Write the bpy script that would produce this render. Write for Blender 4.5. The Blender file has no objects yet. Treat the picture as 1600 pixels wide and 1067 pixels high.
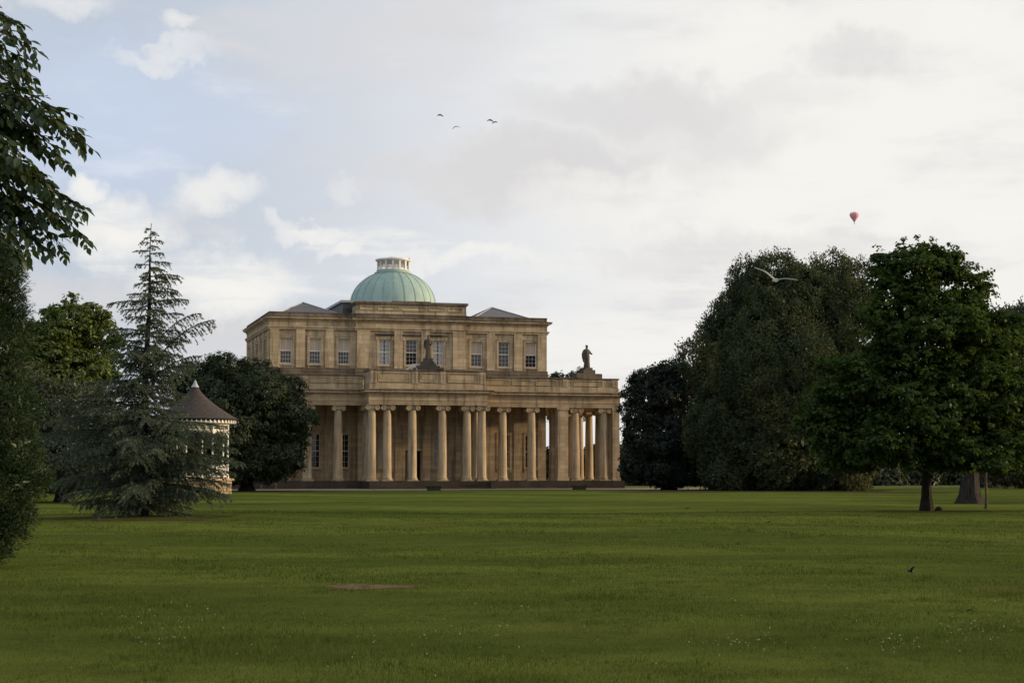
import bpy, bmesh, math, random
import numpy as np
from mathutils import Vector, Matrix

R = math.radians
sc = bpy.context.scene
col = sc.collection
rng = np.random.default_rng(7)
random.seed(7)

# ------------------------------------------------------------------ camera
F = 2700.0                       # focal length in pixels of a 1600 px wide frame
EYE = 1.6
HORIZON = 740.0
PITCH = math.atan((HORIZON - 533.5) / F)
cam_d = bpy.data.cameras.new('camera')
cam = bpy.data.objects.new('camera', cam_d)
col.objects.link(cam)
cam.location = (0, 0, EYE)
cam.rotation_euler = (R(90) + PITCH, 0, 0)
cam_d.sensor_width = 36
cam_d.lens = 36 * F / 1600
cam_d.clip_end = 20000
sc.camera = cam

# ------------------------------------------------------------------ light
SUN_AZ = R(90 - 7)              # clockwise from +Y: the sun stands to the right, a little behind the house
SUN_EL = R(9)
sd = bpy.data.lights.new('sun', 'SUN')
sd.energy = 4.4
sd.angle = R(2.5)
sd.color = (1.0, 0.74, 0.45)
sun = bpy.data.objects.new('sun', sd)
col.objects.link(sun)
to_sun = Vector((math.sin(SUN_AZ) * math.cos(SUN_EL), math.cos(SUN_AZ) * math.cos(SUN_EL), math.sin(SUN_EL)))
sun.rotation_euler = to_sun.to_track_quat('Z', 'Y').to_euler()

sc.view_settings.view_transform = 'Standard'
sc.view_settings.look = 'None'
sc.view_settings.exposure = 0.0
sc.view_settings.gamma = 1.0

world = bpy.data.worlds.new('World')
sc.world = world
world.use_nodes = True


class NT:
    """tiny node-graph helper"""
    def __init__(self, nt):
        self.nt = nt
        nt.nodes.clear()

    def n(self, t, **k):
        nd = self.nt.nodes.new(t)
        for a, b in k.items():
            setattr(nd, a, b)
        return nd

    def put(self, sock, v):
        if v is None:
            return
        if isinstance(v, bpy.types.NodeSocket):
            self.nt.links.new(v, sock)
        else:
            if hasattr(sock, 'default_value'):
                dv = sock.default_value
                if hasattr(dv, '__len__') and not hasattr(v, '__len__'):
                    v = (v, v, v, 1)[:len(dv)]
                if hasattr(dv, '__len__') and len(dv) == 4 and len(v) == 3:
                    v = tuple(v) + (1,)
                sock.default_value = v

    def m(self, op, a, b=None, c=None, clamp=False):
        nd = self.n('ShaderNodeMath', operation=op, use_clamp=clamp)
        self.put(nd.inputs[0], a); self.put(nd.inputs[1], b); self.put(nd.inputs[2], c)
        return nd.outputs[0]

    def vm(self, op, a, b=None):
        nd = self.n('ShaderNodeVectorMath', operation=op)
        self.put(nd.inputs[0], a); self.put(nd.inputs[1], b)
        return nd.outputs[0]

    def mix(self, f, a, b, blend='MIX'):
        nd = self.n('ShaderNodeMix', data_type='RGBA', blend_type=blend, clamp_factor=True)
        self.put(nd.inputs[0], f); self.put(nd.inputs[6], a); self.put(nd.inputs[7], b)
        return nd.outputs[2]

    def ss(self, v, lo, hi, a=0.0, b=1.0):
        nd = self.n('ShaderNodeMapRange', interpolation_type='SMOOTHSTEP')
        for i, q in enumerate((v, lo, hi, a, b)):
            self.put(nd.inputs[i], q)
        return nd.outputs[0]

    def noise(self, vec, scale, detail=4, rough=.5, dist=0.0, out=0):
        nd = self.n('ShaderNodeTexNoise')
        self.put(nd.inputs['Vector'], vec)
        nd.inputs['Scale'].default_value = scale
        nd.inputs['Detail'].default_value = detail
        nd.inputs['Roughness'].default_value = rough
        nd.inputs['Distortion'].default_value = dist
        return nd.outputs[out]

    def xyz(self, v):
        nd = self.n('ShaderNodeSeparateXYZ'); self.put(nd.inputs[0], v)
        return nd.outputs

    def comb(self, x, y, z):
        nd = self.n('ShaderNodeCombineXYZ')
        self.put(nd.inputs[0], x); self.put(nd.inputs[1], y); self.put(nd.inputs[2], z)
        return nd.outputs[0]


def build_world():
    g = NT(world.node_tree)
    out = g.n('ShaderNodeOutputWorld')
    bg = g.n('ShaderNodeBackground')
    S = 0.1
    bg.inputs[1].default_value = S
    g.nt.links.new(bg.outputs[0], out.inputs[0])
    sky = g.n('ShaderNodeTexSky', sky_type='NISHITA', sun_disc=False)
    sky.sun_elevation = SUN_EL
    sky.sun_rotation = SUN_AZ
    sky.air_density = 1.0
    sky.dust_density = 1.5
    sky.ozone_density = 2.0
    tc = g.n('ShaderNodeTexCoord')
    d = g.vm('NORMALIZE', tc.outputs['Generated'])
    x, y, z = g.xyz(d)
    zc = g.m('MAXIMUM', z, 0.0)
    # direction as angles (degrees): azimuth from the lawn's axis, elevation
    az = g.m('MULTIPLY', g.m('ARCTAN2', x, y), 57.2958)
    el = g.m('MULTIPLY', g.m('ARCSINE', z), 57.2958)
    ae = g.comb(az, el, 0.0)
    w1 = g.vm('SUBTRACT', g.noise(ae, 0.35, 5, .55, out=1), (0.5, 0.5, 0.5))
    w2 = g.vm('SUBTRACT', g.noise(ae, 1.3, 5, .6, out=1), (0.5, 0.5, 0.5))
    sw = g.n('ShaderNodeVectorMath', operation='SCALE'); g.put(sw.inputs[0], w1); sw.inputs[3].default_value = 3.4
    sw2 = g.n('ShaderNodeVectorMath', operation='SCALE'); g.put(sw2.inputs[0], w2); sw2.inputs[3].default_value = 1.0
    aw = g.vm('ADD', g.vm('ADD', ae, sw.outputs[0]), sw2.outputs[0])
    ax, ay, _ = g.xyz(aw)

    def P(px, py):
        return math.degrees(math.atan((px - 800) / F)), math.degrees(math.atan((HORIZON - py) / F))

    def blob(px, py, rx, ry, soft=1.0):
        a, e = P(px, py)
        k = 57.2958 / F
        qx = g.m('DIVIDE', g.m('SUBTRACT', ax, a), rx * k)
        qy = g.m('DIVIDE', g.m('SUBTRACT', ay, e), ry * k)
        r2 = g.m('ADD', g.m('MULTIPLY', qx, qx), g.m('MULTIPLY', qy, qy))
        return g.ss(r2, 2.3, -0.25, 0.0, soft)

    # cloud deck seen in perspective: project the direction on a flat layer
    den = g.m('ADD', zc, 0.10)
    pl = g.comb(g.m('DIVIDE', x, den), g.m('DIVIDE', y, den), 0.0)
    deck = g.noise(g.vm('MULTIPLY', pl, (1.0, 1.0, 1.0)), 0.85, 8, .58, .25)
    fine = g.noise(pl, 3.2, 8, .62, .2)
    # warm pale veil, thicker towards the sun's side
    veil = g.ss(g.m('ADD', az, g.m('MULTIPLY', g.m('SUBTRACT', deck, .5), 14.0)), -16.0, 6.0, .30, 1.0)
    lowveil = g.ss(el, 9.0, 0.0, 0.0, .55)
    base = sky.outputs[0]
    blue = g.mix(.6, base, (5.9, 6.95, 8.7))
    veilc = g.mix(g.ss(az, -14.0, 14.0), (7.9, 8.05, 8.5), (9.0, 8.85, 8.45))
    c = g.mix(g.m('MAXIMUM', veil, lowveil), blue, veilc)
    # streaky light / grey texture of the deck
    tex = g.m('ADD', g.m('MULTIPLY', deck, .65), g.m('MULTIPLY', fine, .35))
    greyf = g.m('MULTIPLY', g.ss(tex, .50, .36), g.ss(az, -20.0, -4.0, .25, .8))
    c = g.mix(greyf, c, (7.25, 7.15, 7.3))
    lit = g.m('MULTIPLY', g.ss(tex, .52, .66), .75)
    c = g.mix(lit, c, (9.7, 9.45, 8.9))
    # bluish clear gaps, left
    gap = g.m('MAXIMUM', blob(150, 200, 170, 110, .6), blob(330, 190, 110, 60, .4))
    c = g.mix(gap, c, (6.0, 6.95, 8.8))
    # grey banks
    grey = None
    for b in ((860, 262, 260, 48, .95), (1000, 165, 190, 46, .8), (1240, 150, 110, 30, .5), (1120, 215, 150, 40, .6), (1340, 85, 60, 30, .6),
              (560, 60, 230, 60, .5), (110, 470, 160, 45, .7), (330, 520, 130, 50, .7), (1180, 395, 240, 28, .5)):
        q = blob(*b)
        grey = q if grey is None else g.m('MAXIMUM', grey, q)
    c = g.mix(grey, c, (7.05, 6.92, 6.95))
    # bright cumulus patches
    wh = None
    for b in ((332, 312, 58, 32, .75), (355, 440, 105, 45, .95), (185, 360, 70, 50, .95), (135, 295, 36, 20, .9), (275, 62, 26, 16, .6),
              (245, 100, 70, 13, .5), (60, 14, 90, 24, .7), (480, 352, 50, 14, .7), (532, 385, 34, 14, .7), (545, 275, 26, 14, .3),
              (735, 400, 100, 18, .7), (1010, 300, 160, 34, .7), (1230, 300, 200, 70, .8), (1560, 60, 90, 40, .9), (1150, 60, 120, 40, .6),
              (1420, 180, 200, 70, .6), (980, 560, 260, 60, .6), (1480, 330, 180, 50, .6)):
        q = blob(*b)
        wh = q if wh is None else g.m('MAXIMUM', wh, q)
    wh = g.m('MULTIPLY', wh, g.ss(fine, .30, .52, .55, 1.0))
    c = g.mix(wh, c, (9.35, 9.15, 8.7))
    g.nt.links.new(c, bg.inputs[0])


build_world()


# ------------------------------------------------------------------ helpers
def ground_z(x, y):
    """gentle relief of the park: rises a hand's breadth towards the building"""
    x = np.asarray(x, float); y = np.asarray(y, float)
    t = np.clip((y - 105) / 45, 0, 1)
    r = .17 * t * t * (3 - 2 * t)
    k = np.clip((y - 18) / 25, 0, 1) * np.clip((175 - y) / 45, 0, 1)
    r = r + k * (.045 * np.sin(x * .16 + y * .13 + .6) + .035 * np.sin(y * .31 - x * .07) + .03 * np.sin(x * .31 - y * .05 + 2))
    return r


def ray(px, py):
    a = (px - 800) / F; b = (533.5 - py) / F
    return np.array([a, math.cos(PITCH) - b * math.sin(PITCH), math.sin(PITCH) + b * math.cos(PITCH)])


def W(px, py, D):
    """world point seen at a pixel of the photograph, D metres away"""
    d = ray(px, py)
    return np.array([0, 0, EYE]) + d * (D / d[1])


def on_ground(px, D):
    p = W(px, HORIZON, D)
    return Vector((p[0], D, float(ground_z(p[0], D))))


def tag(o, label=None, cat=None, group=None, kind=None):
    if label: o['label'] = label
    if cat: o['category'] = cat
    if group: o['group'] = group
    if kind: o['kind'] = kind
    return o


def empty(name, loc=(0, 0, 0), rz=0):
    o = bpy.data.objects.new(name, None)
    col.objects.link(o)
    o.location = loc
    o.rotation_euler = (0, 0, rz)
    o.empty_display_size = .3
    return o


def link(name, me, mat=None, parent=None, loc=None, rz=None):
    o = bpy.data.objects.new(name, me)
    if mat and not me.materials:
        me.materials.append(mat)
    col.objects.link(o)
    if parent: o.parent = parent
    if loc is not None: o.location = loc
    if rz is not None: o.rotation_euler = (0, 0, rz)
    return o


class MB:
    """collects polygons of one mesh"""
    def __init__(self):
        self.v = []; self.f = []

    def add(self, vs, fs):
        b = len(self.v)
        self.v += [tuple(map(float, p)) for p in vs]
        self.f += [tuple(b + i for i in q) for q in fs]
        return self

    def box(self, x0, x1, y0, y1, z0, z1):
        vs = [(x0, y0, z0), (x1, y0, z0), (x1, y1, z0), (x0, y1, z0), (x0, y0, z1), (x1, y0, z1), (x1, y1, z1), (x0, y1, z1)]
        return self.add(vs, [(0, 3, 2, 1), (4, 5, 6, 7), (0, 1, 5, 4), (1, 2, 6, 5), (2, 3, 7, 6), (3, 0, 4, 7)])

    def lathe(self, prof, n=24, c=(0, 0, 0), cap=True, a0=0.0):
        b = []
        for r, z in prof:
            for i in range(n):
                a = a0 + 2 * math.pi * i / n
                b.append((c[0] + r * math.cos(a), c[1] + r * math.sin(a), c[2] + z))
        fs = []
        for k in range(len(prof) - 1):
            for i in range(n):
                j = (i + 1) % n
                fs.append((k * n + i, k * n + j, (k + 1) * n + j, (k + 1) * n + i))
        if cap:
            fs.append(tuple(range(n - 1, -1, -1)))
            fs.append(tuple((len(prof) - 1) * n + i for i in range(n)))
        return self.add(b, fs)

    def tube(self, pts, rad, n=6):
        pts = [Vector(p) for p in pts]
        vs = []; fs = []
        for i, p in enumerate(pts):
            t = (pts[min(i + 1, len(pts) - 1)] - pts[max(i - 1, 0)]).normalized()
            a = t.cross(Vector((0.13, .21, 1)) if abs(t.z) < .9 else Vector((1, .1, 0))).normalized()
            b = t.cross(a)
            r = rad[i] if hasattr(rad, '__len__') else rad
            for k in range(n):
                q = 2 * math.pi * k / n
                vs.append(p + a * (r * math.cos(q)) + b * (r * math.sin(q)))
        for i in range(len(pts) - 1):
            for k in range(n):
                j = (k + 1) % n
                fs.append((i * n + k, i * n + j, (i + 1) * n + j, (i + 1) * n + k))
        fs.append(tuple(range(n - 1, -1, -1)))
        fs.append(tuple((len(pts) - 1) * n + k for k in range(n)))
        return self.add(vs, fs)

    def sweep(self, path, prof, closed_prof=True):
        """prof: list of (offset to the right-hand/outer side, z) swept along a plan path with mitred corners"""
        P = [Vector((p[0], p[1])) for p in path]
        n = len(P)
        offs = []
        for i in range(n):
            def nrm(a, b):
                d = (b - a).normalized()
                return Vector((d.y, -d.x))
            if i == 0: q = nrm(P[0], P[1])
            elif i == n - 1: q = nrm(P[-2], P[-1])
            else:
                a = nrm(P[i - 1], P[i]); b = nrm(P[i], P[i + 1])
                q = (a + b)
                q = q / max(q.dot(a), 1e-6)
            offs.append(q)
        m = len(prof)
        vs = []
        for i in range(n):
            for o, z in prof:
                vs.append((P[i].x + offs[i].x * o, P[i].y + offs[i].y * o, z))
        fs = []
        for i in range(n - 1):
            for k in range(m):
                j = (k + 1) % m
                fs.append((i * m + k, i * m + j, (i + 1) * m + j, (i + 1) * m + k))
        fs.append(tuple(range(m - 1, -1, -1)))
        fs.append(tuple((n - 1) * m + k for k in range(m)))
        return self.add(vs, fs)

    def mesh(self, name, smooth=False, recalc=True):
        me = bpy.data.meshes.new(name)
        me.from_pydata(self.v, [], self.f)
        if recalc:
            bm = bmesh.new(); bm.from_mesh(me)
            bmesh.ops.recalc_face_normals(bm, faces=bm.faces)
            bm.to_mesh(me); bm.free()
        if smooth:
            me.polygons.foreach_set('use_smooth', [True] * len(me.polygons))
            try:
                me.set_sharp_from_angle(angle=R(40))
            except Exception:
                pass
        me.update()
        return me

    def build(self, name, mat, parent=None, smooth=False, loc=None, rz=None):
        return link(name, self.mesh(name, smooth), mat, parent, loc, rz)


def quads_mesh(name, V, per, mat, smooth=False):
    """V: (n, per, 3) array of separate polygons"""
    n = V.shape[0]
    me = bpy.data.meshes.new(name)
    me.vertices.add(n * per)
    me.vertices.foreach_set('co', V.reshape(-1).astype(np.float32))
    me.loops.add(n * per)
    me.loops.foreach_set('vertex_index', np.arange(n * per, dtype=np.int32))
    me.polygons.add(n)
    me.polygons.foreach_set('loop_start', np.arange(0, n * per, per, dtype=np.int32))
    me.polygons.foreach_set('loop_total', np.full(n, per, dtype=np.int32))
    me.update(calc_edges=True)
    if mat: me.materials.append(mat)
    return me


def unit(a):
    return a / np.maximum(np.linalg.norm(a, axis=-1, keepdims=True), 1e-9)


def rand_unit(n):
    return unit(rng.normal(size=(n, 3)))


# ------------------------------------------------------------------ materials
def new_mat(name):
    m = bpy.data.materials.new(name)
    m.use_nodes = True
    return m, NT(m.node_tree)


def principled(g, base, rough=.8, spec=.3, normal=None, metallic=0.0):
    o = g.n('ShaderNodeOutputMaterial')
    b = g.n('ShaderNodeBsdfPrincipled')
    g.put(b.inputs['Base Color'], base)
    g.put(b.inputs['Roughness'], rough)
    b.inputs['Specular IOR Level'].default_value = spec
    g.put(b.inputs['Metallic'], metallic)
    if normal is not None: g.nt.links.new(normal, b.inputs['Normal'])
    g.nt.links.new(b.outputs[0], o.inputs[0])
    return b


def bump(g, h, strength=.3, dist=.02):
    b = g.n('ShaderNodeBump')
    b.inputs['Strength'].default_value = strength
    b.inputs['Distance'].default_value = dist
    g.nt.links.new(h, b.inputs['Height'])
    return b.outputs[0]


def mat_stone(name, c1, c2, dark, stain=.55, blocks=True, orange=0.0):
    m, g = new_mat(name)
    tc = g.n('ShaderNodeTexCoord')
    p = tc.outputs['Object']
    geo = g.n('ShaderNodeNewGeometry')
    pos = geo.outputs['Position']
    n1 = g.noise(pos, .55, 6, .6)
    n2 = g.noise(pos, 4.0, 6, .65)
    c = g.mix(g.ss(n1, .35, .65), c1, c2)
    c = g.mix(g.ss(n2, .40, .75, 0, .45), c, tuple(k * .72 for k in c1))
    x, y, z = g.xyz(pos)
    if blocks:
        br = g.n('ShaderNodeTexBrick')
        g.put(br.inputs['Vector'], g.comb(g.m('ADD', x, g.m('MULTIPLY', y, .6)), z, 0.0))
        br.inputs['Color1'].default_value = (1, 1, 1, 1)
        br.inputs['Color2'].default_value = (.76, .73, .68, 1)
        br.inputs['Mortar'].default_value = (.50, .44, .38, 1)
        br.inputs['Scale'].default_value = 1.0
        br.inputs['Mortar Size'].default_value = .010
        br.inputs['Brick Width'].default_value = 1.25
        br.inputs['Row Height'].default_value = .42
        c = g.mix(.95, c, br.outputs[0], 'MULTIPLY')
    # rain streaks and soot, stretched down the face
    sv = g.comb(g.m('MULTIPLY', x, 1.6), g.m('MULTIPLY', y, 1.6), g.m('MULTIPLY', z, .16))
    st = g.noise(sv, 1.3, 7, .68)
    c = g.mix(g.ss(st, .46, .70, 0, stain), c, dark)
    if orange:
        on = g.noise(g.comb(x, y, g.m('MULTIPLY', z, .5)), .8, 5, .6)
        c = g.mix(g.ss(on, .56, .72, 0, orange), c, (.46, .24, .09))
    h = g.m('ADD', g.m('MULTIPLY', n2, .6), g.noise(pos, 22, 4, .6))
    principled(g, c, .9, .15, bump(g, h, .35, .015))
    return m


M = {}
M['stone'] = mat_stone('warm limestone ashlar', (.55, .43, .285), (.45, .35, .235), (.11, .086, .064), .75)
M['stone_upper'] = mat_stone('weathered limestone', (.56, .45, .305), (.44, .35, .24), (.10, .08, .062), .8)
M['stone_column'] = mat_stone('limestone drum', (.46, .36, .232), (.37, .29, .19), (.12, .095, .072), .85, blocks=False, orange=.4)
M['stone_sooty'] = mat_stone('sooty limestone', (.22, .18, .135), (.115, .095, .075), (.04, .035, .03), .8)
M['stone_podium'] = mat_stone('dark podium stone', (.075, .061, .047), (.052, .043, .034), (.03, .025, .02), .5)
M['stone_statue'] = mat_stone('lichen dark statue stone', (.125, .105, .08), (.08, .068, .053), (.03, .027, .023), .6, blocks=False)
M['stone_base'] = mat_stone('golden rubble stone', (.36, .28, .185), (.26, .20, .135), (.12, .09, .06), .35, blocks=False)


def mat_plain(name, c, rough=.6, spec=.3, var=.25, scale=3.0, bmp=.15, metallic=0.0):
    m, g = new_mat(name)
    geo = g.n('ShaderNodeNewGeometry')
    pos = geo.outputs['Position']
    n = g.noise(pos, scale, 6, .62)
    n2 = g.noise(pos, scale * 7, 4, .6)
    cc = g.mix(g.ss(n, .32, .68), tuple(k * (1 - var) for k in c), tuple(min(1, k * (1 + var)) for k in c))
    cc = g.mix(g.ss(n2, .45, .75, 0, .3), cc, tuple(k * .7 for k in c))
    principled(g, cc, rough, spec, bump(g, n2, bmp, .01), metallic)
    return m


M['white'] = mat_plain('white paint', (.72, .69, .64), .5, .35, .10, 2.0)
M['sash'] = mat_plain('sash paint', (.62, .57, .50), .5, .35, .10, 2.0)
M['blind'] = mat_plain('beige roller blind', (.44, .37, .30), .8, .1, .06, .6, .05)
M['curtain'] = mat_plain('pale net curtain', (.40, .39, .40), .9, .1, .25, 5, .1)
M['dark_room'] = mat_plain('dark interior', (.02, .018, .016), .9, .05, .2)
M['door'] = mat_plain('grey door paint', (.20, .19, .20), .5, .3, .1)
M['slate'] = mat_plain('grey slate', (.085, .078, .082), .55, .4, .22, 3.0)
M['lead'] = mat_plain('dark lead', (.045, .05, .056), .55, .4, .3, 1.5)
M['lead_pale'] = mat_plain('pale lead flashing', (.33, .35, .37), .5, .4, .2, 1.5)
M['shingle'] = mat_plain('brown clay shingles', (.050, .041, .037), .8, .2, .35, 6.0, .6)
M['iron'] = mat_plain('dark iron', (.02, .02, .02), .6, .3, .2)
M['wood'] = mat_plain('weathered bench wood', (.12, .10, .085), .8, .2, .3, 5)
M['soil'] = mat_plain('bare brown soil', (.125, .084, .044), .95, .05, .35, 6.0, .8)
M['gravel'] = mat_plain('pinkish gravel', (.21, .165, .135), .95, .1, .22, 1.2, .5)
M['asphalt'] = mat_plain('grey park path', (.12, .11, .095), .95, .1, .2, 1.2, .4)
M['render'] = mat_plain('white house render', (.62, .60, .57), .8, .2, .08)
M['tile_red'] = mat_plain('red roof tile', (.30, .10, .07), .8, .2, .2)
M['balloon'] = mat_plain('hazy pink balloon cloth', (.78, .38, .43), .7, .2, .12, .3, .0)  # pink made paler: distance haze is mixed into the cloth colour
M['feather_dark'] = mat_plain('black feathers', (.015, .014, .014), .7, .2, .2)
M['feather_white'] = mat_plain('white feathers', (.25, .25, .24), .7, .2, .12)
M['feather_grey'] = mat_plain('grey feathers', (.26, .26, .27), .7, .2, .12)
M['daisy'] = mat_plain('daisy petals', (.27, .28, .17), .8, .1, .1)
M['deadleaf'] = mat_plain('dark fallen leaf', (.03, .022, .012), .8, .1, .2)
M['wall_grey'] = mat_stone('grey garden wall stone', (.034, .033, .03), (.024, .023, .021), (.014, .013, .011), .5)

# copper dome
m, g = new_mat('verdigris copper')
geo = g.n('ShaderNodeNewGeometry'); pos = geo.outputs['Position']
x, y, z = g.xyz(pos)
n1 = g.noise(g.comb(g.m('MULTIPLY', x, 1.5), g.m('MULTIPLY', y, 1.5), g.m('MULTIPLY', z, .35)), .8, 6, .65)
n2 = g.noise(pos, 5, 5, .6)
c = g.mix(g.ss(n1, .32, .7), (.315, .44, .395), (.235, .34, .32))
c = g.mix(g.ss(n2, .45, .75, 0, .5), c, (.37, .48, .425))
principled(g, c, .7, .3, bump(g, n2, .15, .02))
M['copper'] = m
M['copper_seam'] = mat_plain('verdigris seam', (.26, .365, .33), .7, .3, .15)

# glass
m, g = new_mat('window glass')
b = principled(g, (.018, .018, .022), .06, .5)
M['glass'] = m


m, g = new_mat('clear lantern glass')
o = g.n('ShaderNodeOutputMaterial'); tp = g.n('ShaderNodeBsdfTransparent'); tp.inputs[0].default_value = (.72, .70, .66, 1)
gl = g.n('ShaderNodeBsdfGlossy'); gl.inputs['Roughness'].default_value = .05
mx = g.n('ShaderNodeMixShader'); mx.inputs[0].default_value = .12
g.nt.links.new(tp.outputs[0], mx.inputs[1]); g.nt.links.new(gl.outputs[0], mx.inputs[2]); g.nt.links.new(mx.outputs[0], o.inputs[0])
M['clear_glass'] = m


def mat_bark(name, c):
    m, g = new_mat(name)
    geo = g.n('ShaderNodeNewGeometry'); pos = geo.outputs['Position']
    x, y, z = g.xyz(pos)
    v = g.comb(g.m('MULTIPLY', x, 5.0), g.m('MULTIPLY', y, 5.0), g.m('MULTIPLY', z, .9))
    n = g.noise(v, 2.2, 6, .65)
    cc = g.mix(g.ss(n, .35, .65), tuple(k * .5 for k in c), tuple(k * 1.4 for k in c))
    principled(g, cc, .95, .1, bump(g, n, .9, .05))
    return m


M['bark'] = mat_bark('dark bark', (.026, .022, .018))
M['bark_grey'] = mat_bark('grey ridged bark', (.034, .030, .026))
M['bark_pale'] = mat_bark('pale sapling bark', (.10, .08, .06))


def mat_leaf(name, c1, c2, trans=.25, gloss=.05, scale=.35, yellow=None, each=.55):
    """diffuse + translucent leaf; tint varies from leaf to leaf and from bough to bough"""
    m, g = new_mat(name)
    geo = g.n('ShaderNodeNewGeometry')
    pos = geo.outputs['Position']
    rnd = geo.outputs['Random Per Island']
    n = g.noise(pos, scale, 3, .5)
    f = g.m('ADD', g.m('MULTIPLY', rnd, each), g.ss(n, .35, .65, 0, 1 - each))
    c = g.mix(f, c1, c2)
    if yellow:
        c = g.mix(g.ss(g.noise(pos, .16, 3, .5), .53, .66, 0, .75), c, yellow)
    o = g.n('ShaderNodeOutputMaterial')
    df = g.n('ShaderNodeBsdfDiffuse'); g.put(df.inputs[0], c)
    tr = g.n('ShaderNodeBsdfTranslucent')
    g.put(tr.inputs[0], g.mix(1.0, c, (1.25, 1.35, .6), 'MULTIPLY'))
    gl = g.n('ShaderNodeBsdfGlossy'); gl.inputs['Roughness'].default_value = .45
    gl.inputs[0].default_value = (.75, .8, .8, 1)
    a = g.n('ShaderNodeMixShader'); a.inputs[0].default_value = trans
    g.nt.links.new(df.outputs[0], a.inputs[1]); g.nt.links.new(tr.outputs[0], a.inputs[2])
    b = g.n('ShaderNodeMixShader'); b.inputs[0].default_value = gloss
    g.nt.links.new(a.outputs[0], b.inputs[1]); g.nt.links.new(gl.outputs[0], b.inputs[2])
    g.nt.links.new(b.outputs[0], o.inputs[0])
    return m


M['leaf_oak'] = mat_leaf('holm oak leaves', (.036, .052, .026), (.078, .096, .048), .15, .012, .45, (.115, .112, .045), .30)
M['leaf_maple'] = mat_leaf('maple leaves', (.030, .054, .013), (.064, .094, .024), .38, .012, .7, None, .35)
M['leaf_yew'] = mat_leaf('yew needles', (.024, .036, .018), (.042, .056, .026), .12, .02, .4)
M['leaf_yew_black'] = mat_leaf('black green yew needles', (.016, .022, .016), (.028, .036, .024), .1, .02, .4)
M['leaf_cedar'] = mat_leaf('blue grey cedar needles', (.050, .070, .048), (.138, .165, .118), .12, .02, .8)
M['leaf_cypress'] = mat_leaf('cypress sprays', (.018, .034, .014), (.040, .062, .024), .1, .02, .9)
M['leaf_lime'] = mat_leaf('fresh green leaves', (.068, .098, .025), (.125, .152, .040), .3, .02, .3)
M['leaf_dull'] = mat_leaf('dull green leaves', (.040, .050, .026), (.070, .078, .042), .2, .03, .3)
M['leaf_hang'] = mat_leaf('dark hanging leaves', (.020, .036, .013), (.046, .072, .023), .32, .03, 2.0)
M['leaf_back'] = mat_leaf('background foliage', (.026, .034, .020), (.05, .058, .03), .15, .02, .3)
M['blade'] = mat_leaf('grass blades', (.034, .054, .012), (.094, .118, .032), .25, .0, 1.1, (.110, .124, .036))  # set darker: shade over the near lawn is put into the blade colour

# lawn
m, g = new_mat('mown lawn')
geo = g.n('ShaderNodeNewGeometry'); pos = geo.outputs['Position']
x, y, z = g.xyz(pos)
n1 = g.noise(g.comb(g.m('MULTIPLY', x, .35), y, 0.0), .13, 6, .65)
n2 = g.noise(pos, .8, 6, .65)
n3 = g.noise(pos, 9.0, 6, .7)
n4 = g.noise(pos, 70.0, 3, .6)
c = g.mix(g.ss(n1, .40, .60), (.070, .098, .020), (.138, .166, .032))  # set lighter than the blades: the far lawn's sunlight is in this colour
c = g.mix(g.ss(n2, .42, .72, 0, .6), c, (.046, .062, .014))
c = g.mix(g.ss(n3, .38, .72, 0, .5), c, (.118, .122, .036))
c = g.mix(g.ss(n4, .45, .70, 0, .55), c, (.034, .052, .010))
dry = g.noise(g.comb(g.m('MULTIPLY', x, .5), y, 3.0), .35, 5, .65)
c = g.mix(g.ss(dry, .60, .74, 0, .45), c, (.13, .10, .04))
h = g.m('ADD', n3, n4)
principled(g, c, .95, .0, bump(g, h, .9, .03))
M['lawn'] = m

# ------------------------------------------------------------------ ground
ys = np.concatenate([np.linspace(-30, 10, 9), np.linspace(12, 200, 150), np.array([210, 230, 260, 300, 400, 600, 1000, 2000, 4000, 9000])])
xs = np.concatenate([np.array([-6000, -2000, -700, -300, -150]), np.linspace(-90, 90, 121), np.array([150, 300, 700, 2000, 6000])])
gx, gy = np.meshgrid(xs, ys)
gz = ground_z(gx, gy)
nv = len(xs)
faces = [(j * nv + i, j * nv + i + 1, (j + 1) * nv + i + 1, (j + 1) * nv + i) for j in range(len(ys) - 1) for i in range(nv - 1)]
me = bpy.data.meshes.new('lawn')
me.from_pydata(list(map(tuple, np.stack([gx, gy, gz], -1).reshape(-1, 3).tolist())), [], faces)
me.polygons.foreach_set('use_smooth', [True] * len(me.polygons))
tag(link('lawn', me, M['lawn']), 'wide mown green lawn in front of the domed building', kind='structure')

# building frame: u along the facade, v towards its back
TH = R(15.7)
ORG = Vector((-7.85, 163.0, 0.0))
UX = Vector((math.cos(TH), math.sin(TH), 0)); VX = Vector((-math.sin(TH), math.cos(TH), 0))


def uv(u, v, z=0.0):
    return ORG + UX * u + VX * v + Vector((0, 0, z))


def sheet(name, edge_a, edge_b, mat, lift, label, nx=80, ny=6):
    """ground-hugging sheet between two polylines"""
    vs = []; fs = []
    for i in range(nx + 1):
        t = i / nx
        def at(e):
            s = t * (len(e) - 1); k = min(int(s), len(e) - 2); f = s - k
            return e[k][0] * (1 - f) + e[k + 1][0] * f, e[k][1] * (1 - f) + e[k + 1][1] * f
        a = at(edge_a); b = at(edge_b)
        for j in range(ny + 1):
            q = j / ny
            x = a[0] * (1 - q) + b[0] * q; y = a[1] * (1 - q) + b[1] * q
            if j == 0: y += .25 * math.sin(i * .9) + .12 * math.sin(i * 2.3)
            vs.append((x, y, float(ground_z(x, y)) + lift))
    for i in range(nx):
        for j in range(ny):
            fs.append((i * (ny + 1) + j, (i + 1) * (ny + 1) + j, (i + 1) * (ny + 1) + j + 1, i * (ny + 1) + j + 1))
    me = bpy.data.meshes.new(name); me.from_pydata(vs, [], fs)
    return tag(link(name, me, mat), label, kind='structure')


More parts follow.
